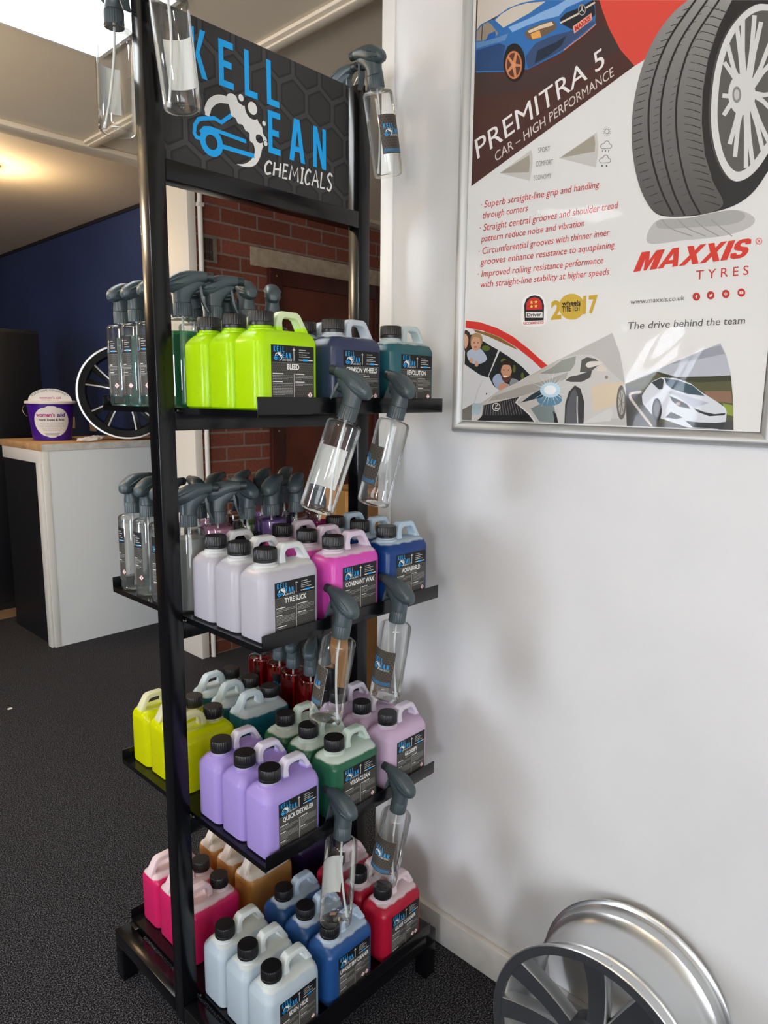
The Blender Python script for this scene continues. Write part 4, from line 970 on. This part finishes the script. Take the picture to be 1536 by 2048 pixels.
A.poly('3C3E2A', [(520, 1112), (700, 1160), (1000, 1156), (1195, 1147), (1202, 1200), (900, 1210), (600, 1180)], 4); A.poly('8A6A55', [(950, 1290), (1200, 1290), (1210, 1400), (1000, 1380)], 4); A.poly('8A9A3A', [(1120, 1400), (1215, 1420), (1218, 1520), (1150, 1500)], 4)
A.poly('4A4A48', [(245, 1608), (240, 1240), (370, 1290), (500, 1420), (480, 1560), (640, 1600), (1150, 1560), (1218, 1560), (1220, 1648)], 5); A.line('C9BFB4', [(375, 1298), (290, 1310), (280, 1350), (350, 1450), (475, 1614)], 22, 6, 5)
A.poly('D6DAE0', [(390, 1400), (385, 1330), (430, 1260), (480, 1200), (560, 1165), (700, 1175), (830, 1220), (930, 1300), (1060, 1380), (1145, 1440), (1160, 1480), (1150, 1590), (1080, 1640), (800, 1622), (560, 1540), (470, 1500)], 7)
A.poly('B4BAC4', [(600, 1300), (660, 1290), (820, 1340), (1000, 1400), (860, 1440), (700, 1330)], 8)
A.poly('3E5560', [(590, 1170), (720, 1190), (850, 1240), (960, 1335), (800, 1315), (660, 1270), (610, 1230)], 8); A.poly('3A4046', [(470, 1210), (560, 1170), (585, 1190), (575, 1270), (540, 1275)], 8)
A.poly('2E3338', [(640, 1335), (700, 1360), (800, 1410), (828, 1452), (720, 1430), (660, 1380)], 8); A.ell('C9B0A8', 715, 1405, 20, 15, 9)
A.poly('2A2C30', [(850, 1440), (950, 1480), (1050, 1500), (1150, 1490), (1140, 1510), (1000, 1520), (890, 1480)], 8); A.poly('3A3C40', [(780, 1560), (900, 1575), (1060, 1580), (1160, 1570), (1120, 1640), (850, 1620)], 8)
A.poly('4A4C50', [(600, 1530), (650, 1480), (760, 1530), (700, 1545)], 8); A.ell('2A2A2C', 522, 1462, 44, 108, 8); A.ell('66676A', 522, 1458, 27, 74, 9)
A.build_on('printed_white_car')
# the clear, slightly buckled cover sheet
bm = bmesh.new(); ny, nz = 36, 48; g = []
for j in range(nz+1):
    row = []
    for i in range(ny+1):
        y = PY0+(PY1-PY0)*i/ny; z = PZ0+(PZ1-PZ0)*j/nz
        e = min(1, min(i, ny-i)/5, min(j, nz-j)/5); b = math.exp(-((y+.70)/.10)**2-((z-1.46)/.10)**2)
        row.append(bm.verts.new((-.0128-.0006*e*math.sin(y*23+z*5)-.0006*e*math.sin(z*19)-.0012*e*b*(1+.6*math.sin((y*1.2+z)*46)), y-OFF.y, z-OFF.z)))
    g.append(row)
for j in range(nz):
    for i in range(ny): bm.faces.new((g[j][i], g[j][i+1], g[j+1][i+1], g[j+1][i]))
clear_mat('cover_film', (.985, .985, .985), .005, .03, .12)
obj('cover_sheet', bm, MATS['cover_film'], poster, 180)

# ------------------------------------------------------------------ silver wheel rim on the carpet
def axis_matrix(c, n, spin=0):
    z = Vector(n).normalized(); x = Vector((0, 0, 1)).cross(z).normalized(); y = z.cross(x)
    x, y = x*math.cos(spin)+y*math.sin(spin), y*math.cos(spin)-x*math.sin(spin)
    m = Matrix.Identity(4)
    for i in range(3): m[i][0], m[i][1], m[i][2], m[i][3] = x[i], y[i], z[i], c[i]
    return m
SILVER = mat('silver_alloy', 'D2D4D5', .30, .92)
GUN = mat('gunmetal_face', '4A4C51', .38, .55)
def spoke(bm, a, r0, r1, s0, s1, w0, w1, th, mi_face=1, skew=0, n=7, gap=0):
    rows = []
    for k in range(n):
        t = k/(n-1); r = r0+(r1-r0)*t; s = s0+(s1-s0)*t-.010*math.sin(PI*t)*gap; w = w0+(w1-w0)*t*t; aa = a+skew*(t-1)
        c, d = math.cos(aa), math.sin(aa); px, py = r*c, r*d
        rows.append([(px-d*q*w, py+c*q*w, s+h) for q, h in ((-1, -th), (-1.02, -.004), (-.90, 0), (.90, 0), (1.02, -.004), (1, -th))])
    R_ = [[bm.verts.new(p) for p in r] for r in rows]
    for a_, b_ in zip(R_, R_[1:]):
        for i in range(6):
            f = bm.faces.new((a_[i], a_[(i+1) % 6], b_[(i+1) % 6], b_[i])); f.material_index = mi_face if i == 2 else 0
    bm.faces.new(R_[0][::-1]); bm.faces.new(R_[-1])
rim = thing('wheel_rim', 'bare silver alloy wheel with gunmetal spokes standing against the white wall', 'wheel')
n_ = Vector((-math.cos(.032)*math.cos(.0674), -math.sin(.032)*math.cos(.0674), math.sin(.0674)))
rim.matrix_world = axis_matrix((.6009, -.7205, .1975), n_, 0)
bm = bmesh.new()
lathe(bm, [(.1935, 0), (.195, .0015), (.195, .005), (.1925, .0075), (.187, .009), (.184, .013), (.1835, .034), (.186, .036), (.186, .039), (.181, .042), (.172, .056), (.1695, .064), (.1695, .128), (.172, .136), (.182, .152), (.1855, .156), (.1855, .158), (.183, .160), (.183, .186), (.188, .191), (.197, .193), (.2007, .195), (.2007, .2000), (.1990, .2015), (.194, .2015), (.189, .197), (.181, .188), (.174, .168), (.163, .140), (.160, .125), (.160, .065), (.168, .050), (.176, .030), (.185, .004), (.190, 0), (.1935, 0)], 96, caps=False)
obj('barrel', bm, SILVER, rim, 30)
bm = bmesh.new(); lathe(bm, [(.1985, .2012), (.1985, .2022), (.183, .2022), (.181, .198), (.183, .190), (.1985, .2012)], 96, caps=False); obj('face_ring', bm, GUN, rim, 30)
for k in range(4):
    for q in (-1, 1):
        bm = bmesh.new(); spoke(bm, R(166)+2*PI*k/4+q*R(16), .045, .186, .184, .2015, .0165, .0225, .028, 1, q*.05, gap=.8); obj('spoke', bm, [SILVER, GUN], rim, 35)
bm = bmesh.new(); lathe(bm, [(.062, .150), (.062, .182), (.056, .190), (.034, .190), (.032, .184), (.026, .184), (.024, .192), (.01, .194)], 48); obj('hub', bm, GUN, rim, 30)
bm = bmesh.new()
for k in range(5): lathe(bm, [(.0075, .1895), (.0075, .1905)], 14, (.045*math.cos(2*PI*k/5+.6), .045*math.sin(2*PI*k/5+.6), .0003))
obj('bolt_holes', bm, mat('hole_black', '0C0C0D', .6), rim)

# ------------------------------------------------------------------ reception counter and what stands on it
CX0, CX1, CY0, CY1, CT = .785, 1.648, 2.657, 3.28, 1.1274
counter = thing('reception_counter', 'white panelled reception counter with a wooden top beside the navy wall', 'counter', (CX0, CY0, 0))
def CL(bm): bmesh.ops.translate(bm, verts=bm.verts, vec=(-CX0, -CY0, 0)); return bm
oak = noisy('oak_worktop', 'B08A5E', 'C9A274', 14, .45, 0, 6)
pnl = mat('counter_white_panel', 'E4E9EA', .4); wtr = mat('counter_white_trim', 'E4E2DC', .4)
edge = noisy('worktop_edge', 'BDBBB4', 'D4D2CC', 22, .5)
obj('worktop', CL(boxes(((CX0, CY0, CT-.037), (CX1, CY1, CT)), bev=.0015)), oak, counter)
obj('worktop_edge', CL(boxes(((CX0+.001, CY0-.0015, CT-.0365), (CX1, CY0-.0002, CT-.0008)))), edge, counter, 0)
obj('front_panel', CL(boxes(((CX0+.036, CY0+.004, 0), (CX1, CY0+.022, CT-.0375)))), pnl, counter, 0)
obj('corner_post', CL(boxes(((CX0+.003, CY0+.001, 0), (CX0+.0355, CY0+.022, CT-.0375)), bev=.001)), wtr, counter)
obj('corner_trim', CL(boxes(((CX0-.012, CY0+.014, 0), (CX0+.0025, CY0+.062, CT-.10)), bev=.002)), wtr, counter)
obj('side_rail', CL(boxes(((CX0+.003, CY0+.0225, CT-.105), (CX0+.02, CY1-.02, CT-.0375)), bev=.001)), wtr, counter)
obj('side_panel', CL(boxes(((CX0+.006, CY0+.0225, 0), (CX0+.02, CY1-.03, CT-.1055)))), mat('black_side_panel', '15161B', .45), counter, 0)
# collecting bucket
bk = thing('collection_bucket', 'purple charity collection bucket with a white lid on the counter', 'bucket', (.988, 3.02, CT+.0003), -.37)
PUR = mat('purple_plastic', '43178A', .3); LIDW = mat('white_lid', 'E6E2DC', .35)
bm = bmesh.new(); lathe(bm, [(.098, 0), (.102, .002), (.1045, .012), (.126, .205), (.133, .206), (.133, .220), (.128, .222)], 48); obj('pail', bm, PUR, bk)
bm = bmesh.new(); lathe(bm, [(.136, .208), (.138, .210), (.138, .220), (.134, .2235), (.126, .225), (.126, .222), (.134, .216)], 48); lathe(bm, [(.127, .2225), (.126, .2245)], 48)
obj('lid', bm, LIDW, bk)
def halfdisc(bm, rx, rz, z0, y0, y1, n=24):
    rings = [[(rx*math.cos(PI*k/n), y, z0+rz*math.sin(PI*k/n)) for k in range(n+1)] for y in (y0, y1)]
    loft(bm, rings)
bm = bmesh.new(); halfdisc(bm, .113, .070, .2236, -.078, -.070); ris = obj('lid_sign', bm, LIDW, bk)
A = Art(); s_ = 'PLEASE GIVE GENEROUSLY'; tot = text2d(s_)[2]
V, Fc, w = text2d(s_); b = len(A.V); mi = A._m('2A2A30'); hh = .0125
for x, y in V:
    t = PI*.87-(x/w)*PI*.74; rr = 1+y*hh/.07; A.V.append((.092*rr*math.cos(t), .006+.050*rr*math.sin(t), 3))
A.F += [(tuple(b+i for i in f), mi) for f in Fc]
A.text('B2277E', "women's aid", (-.055, .013), (.055, .013), (-.055, .025), 3, .02); A.text('3A3A3A', 'North Down & Ards', (-.045, .004), (.045, .004), (-.045, .009), 3)
A.build('sign_lettering', ris, lambda x, y, h: (x, -.0782-h, .2236+y), .0003)
def pailmap(x, y, h):
    r = .1045+(y-.012)*.0215/.193+.0009+h; return (r*math.sin(x/.115), -r*math.cos(x/.115), y)
A = Art()
N_ = 14; rows_ = []
mi = A._m('E9E6E2')
for j in range(N_+1):
    y = .018+.178*j/N_; q = (j/N_*2-1); hw = .098*math.sqrt(max(.02, 1-q*q)); rows_.append([(-hw+2*hw*i/16, y) for i in range(17)])
b = len(A.V)
for r in rows_: A.V += [(x, y, 0) for x, y in r]
for j in range(N_):
    for i in range(16): A.F.append(((b+j*17+i, b+j*17+i+1, b+(j+1)*17+i+1, b+(j+1)*17+i), mi))
lab = A.build('label', bk, pailmap, .0003)
A = Art(); A.text('B2277E', "women's", (-.080, .136), (.018, .136), (-.080, .158), 3, .03); A.text('5B2C90', 'aid', (.029, .136), (.072, .136), (.029, .158), 3, .03)
A.text('2A2A2A', 'North Down & Ards', (-.068, .113), (.068, .113), (-.068, .1255), 3, .03)
for i, l in enumerate(("Women's Aid supports women and", 'families experiencing domestic and', 'sexual violence across the', 'North Down & Ards area')): 
    wl = (.062, .068, .055, .048)[i]; A.text('55555A', l, (-wl, .092-i*.0115), (wl, .092-i*.0115), (-wl, .0985-i*.0115), 3)
for i in range(3): A.rect('8A8A8E', -.042+.004*i, .040-i*.006, .042-.004*i, .0425-i*.006, 3)
split_art(A, .012).build('label_lettering', lab, pailmap, .0003)
bm = bmesh.new(); tube(bm, catmull([(.134, -.002, .20), (.146, -.03, .178), (.135, -.06, .150), (.120, -.085, .138)], 5), .0016, 8); tube(bm, catmull([(-.134, -.002, .20), (-.147, -.03, .178), (-.136, -.06, .150), (-.122, -.083, .138)], 5), .0016, 8)
obj('handle', bm, MATS['steel'], bk)
# black and polished wheel on the counter
RB = mat('gloss_black_alloy', '0E0F11', .18, .3); RP = mat('machined_edge', 'E8E8E6', .25, .9)
wh = thing('alloy_wheel', 'black alloy wheel with bright machined edges standing on the counter', 'alloy wheel')
wn = Vector((-.38, -.92, .02)).normalized(); WR = .275
wh.matrix_world = axis_matrix((1.322, 2.755, CT+WR+.0025), wn, .16)
bm = bmesh.new(); lathe(bm, [(WR, -.10), (WR, .005), (WR-.006, .010), (WR-.016, .010), (WR-.022, .002), (WR-.034, -.03), (WR-.045, -.10), (WR, -.10)], 80, caps=False); obj('barrel', bm, RB, wh, 30)
bm = bmesh.new(); lathe(bm, [(WR+.0003, .003), (WR-.003, .0112), (WR-.012, .0112), (WR-.013, .0098), (WR+.0003, .003)], 80, caps=False); obj('polished_lip', bm, RP, wh, 30)
bm = bmesh.new(); lathe(bm, [(WR-.013, .0060), (WR-.013, .0075), (WR-.050, .0040), (WR-.062, -.030), (WR-.058, -.034), (WR-.048, .0000), (WR-.013, .0060)], 80, caps=False); obj('inner_ring', bm, RB, wh, 30)
for k in range(5):
    for q in (-1, 1):
        a = 2*PI*k/5+q*.235
        bm = bmesh.new(); spoke(bm, a, .05, WR-.014, -.012, .004, .015, .021, .030, 0, q*.10, gap=.6); sp_ = obj('spoke', bm, RB, wh, 35)
        bm = bmesh.new(); spoke(bm, a+q*.058, .085, WR-.010, -.0085, .0080, .0042, .0056, .0035, 0, q*.075, gap=.6); obj('machined_edge', bm, RP, sp_, 35)
bm = bmesh.new(); lathe(bm, [(.066, -.06), (.066, -.014), (.058, -.006), (.03, -.006), (.028, 0), (.01, .002)], 40); obj('hub', bm, RB, wh, 30)
# scraps on the counter top
def crumple(name, label, cat, c, rx, ry, rz, M, seed):
    R_ = random.Random(seed); bm = bmesh.new(); bmesh.ops.create_icosphere(bm, subdivisions=3, radius=1)
    for v in bm.verts:
        f = 1+.28*math.sin(v.co.x*5+seed)*math.cos(v.co.y*7)+R_.uniform(-.09, .09); v.co = Vector((v.co.x*rx*f, v.co.y*ry*f, max(0, v.co.z*.5+.5)*rz*f))
    o = obj(name, bm, M, None, 20, c); return tag(o, label, cat)
crumple('paper_wrapper', 'crumpled white paper wrapper on the counter beside the purple bucket', 'wrapper', (1.155, 2.82, CT+.001), .045, .03, .025, mat('crumpled_paper', 'DCD2CC', .6), 3)
crumple('tissue', 'white tissue lying on the counter under the black wheel', 'tissue', (1.06, 2.71, CT+.001), .06, .025, .022, mat('tissue_white', 'E4E2E0', .7), 5)
crumple('carpet_scrap', 'tiny white scrap lying on the charcoal carpet', 'scrap', (on_wall(52, 1447, 0).x*0+.336, 2.02, .001), .010, .008, .005, MATS['tissue_white'], 8)

# ------------------------------------------------------------------ further back
cab = thing('black_cabinet', 'tall black cabinet behind the counter by the navy wall', 'cabinet', (.93, 3.75, 0))
MB_ = mat('matt_black', '0D0E11', .55)
obj('carcass', boxes(((-.24, -.15, 0), (.235, .15, 1.79)), bev=.004), MB_, cab); obj('door', boxes(((-.235, -.168, .06), (.230, -.1505, 1.77)), bev=.003), mat('black_door', '101115', .4), cab)
def socket(x, y, z, lab):
    t = thing('wall_socket', lab, 'socket', (x, y, z)); obj('plate', boxes(((-.010, -.045, -.045), (0, .045, .045)), bev=.002), mat('cream_plastic', 'D8C0A0', .4), t)
    obj('switch', boxes(((-.013, -.012, .012), (-.0102, .012, .034))), LIDW, t)
socket(NAVYX, 4.32, 1.172, 'cream wall socket on the navy wall just right of the purple bucket')
socket(NAVYX, 3.955, 1.165, 'cream wall socket on the navy wall behind the black wheel')
TY = mat('tyre_rubber', '17171A', .75)
def tyre(z, lab):
    t = thing('tyre', lab, 'tyre', (.30, 3.75, z), 0, 'tyres stacked left of the counter')
    bm = bmesh.new(); lathe(bm, [(.20, .01), (.215, .002), (.27, 0), (.302, .02), (.312, .04), (.312, .075), (.306, .078), (.306, .082), (.312, .085), (.312, .115), (.306, .118), (.306, .122), (.312, .125), (.312, .165), (.302, .185), (.27, .205), (.215, .203), (.20, .195), (.20, .01)], 56, caps=False); obj('carcass', bm, TY, t, 40)
    bm = bmesh.new()
    for k in range(40):
        a = 2*PI*k/40
        for z0, z1, o in ((.045, .074, 0), (.088, .112, .05), (.128, .16, 0)):
            bb = bmesh.new(); box(bb, (.309, -.012, z0), (.3155, .012, z1)); bmesh.ops.rotate(bb, verts=bb.verts, matrix=Matrix.Rotation(a+o, 3, 'Z')); me = bpy.data.meshes.new('x'); bb.to_mesh(me); bb.free(); bm.from_mesh(me); bpy.data.meshes.remove(me)
    obj('tread', bm, mat('tyre_tread', '2A2827', .8), t, 0)
for i, w_ in enumerate(('lowest', 'second', 'third', 'fourth', 'topmost')): tyre(.0003+i*.2065, f'black tyre lying flat left of the counter, {w_} of its stack')
# a cardboard box behind the partition
bx = thing('cardboard_box', 'tall plain cardboard box standing in front of the dark door', 'box', (1.75, 1.14, 0))
kraft = noisy('kraft_board', 'A97C4C', 'B88A58', 9, .8)
obj('carton', boxes(((-.22, -.16, 0), (.27, .16, .965)), bev=.003), kraft, bx); obj('tape', boxes(((-.2206, -.03, .80), (.2706, .03, .9656))), mat('brown_tape', '9A7440', .3), bx, 0)
# pipe, vent, ceiling spot
pp = thing('wall_pipe', 'thin white vertical pipe on the brick wall beside the cream corner', 'pipe', (1.335, BY-.016, 0))
bm = bmesh.new(); tube(bm, [(0, 0, 0), (0, 0, CEIL-.001)], .0125, 14); obj('pipe', bm, trim_paint, pp)
for z in (.5, 1.3, 2.3): obj('clip', boxes(((-.017, -.014, z), (.017, .0155, z+.018)), bev=.002), trim_paint, pp)
vt = thing('air_brick', 'small grey air vent set in the brick wall', 'vent', (1.385, BY-.0005, 2.11)); vm = noisy('vent_grey', '6E675C', '857C6E', 30, .8)
obj('frame', boxes(((-.045, -.006, -.062), (-.034, 0, .062)), ((.026, -.006, -.062), (.048, 0, .062)), ((-.034, -.006, .052), (.026, 0, .062)), ((-.034, -.006, -.062), (.026, 0, -.052))), vm, vt, 0)
bm = bmesh.new()
for k in range(5): box(bm, (-.030+k*.012, -.004, -.052), (-.024+k*.012, -.0005, .052))
obj('slats', bm, mat('vent_dark', '3A352E', .8), vt, 0)
lp = thing('ceiling_spotlight', 'brass ceiling spotlight glowing warm at the left edge', 'spotlight', (.755, 3.0, CEILB))
bm = bmesh.new(); lathe(bm, [(.045, -.012), (.05, -.001)], 24); lathe(bm, [(.008, -.05), (.008, -.012)], 12); obj('base', bm, mat('brass_lamp', 'B8923A', .3, 1), lp)
bm = bmesh.new(); lathe(bm, [(.02, -.115), (.034, -.112), (.036, -.075), (.022, -.052), (.01, -.048)], 24); obj('shade', bm, MATS['brass_lamp'], lp)
bm = bmesh.new(); lathe(bm, [(.028, -.1165), (.028, -.1155)], 20); obj('bulb', bm, mat('warm_bulb', 'FFD9A0', .5, emit=30), lp)
def warm_light(x, y, z, e, r=.04, col=(1, .72, .42)):
    l = bpy.data.lights.new('warm_spot_fill', 'POINT'); l.energy = e; l.shadow_soft_size = r; l.color = col
    o = bpy.data.objects.new('warm_spot_fill', l); COL.objects.link(o); o.location = (x, y, z)
warm_light(.755, 3.0, CEILB-.16, WARM_SPOT_FILL*.8)
warm_light(-.5, 1.35, CEIL-.30, WARM_SPOT_FILL*1.3, .07, (1, .80, .55)); warm_light(-1.3, -.7, CEIL-.30, WARM_SPOT_FILL*1.0, .07, (1, .80, .55))  # added fill lights without fittings, out of view, to brighten and warm the ceiling
warm_light(-.9, 3.6, CEILB-.25, WARM_SPOT_FILL*1.6, .06)  # added fill light without a fitting, out of view, for the far end
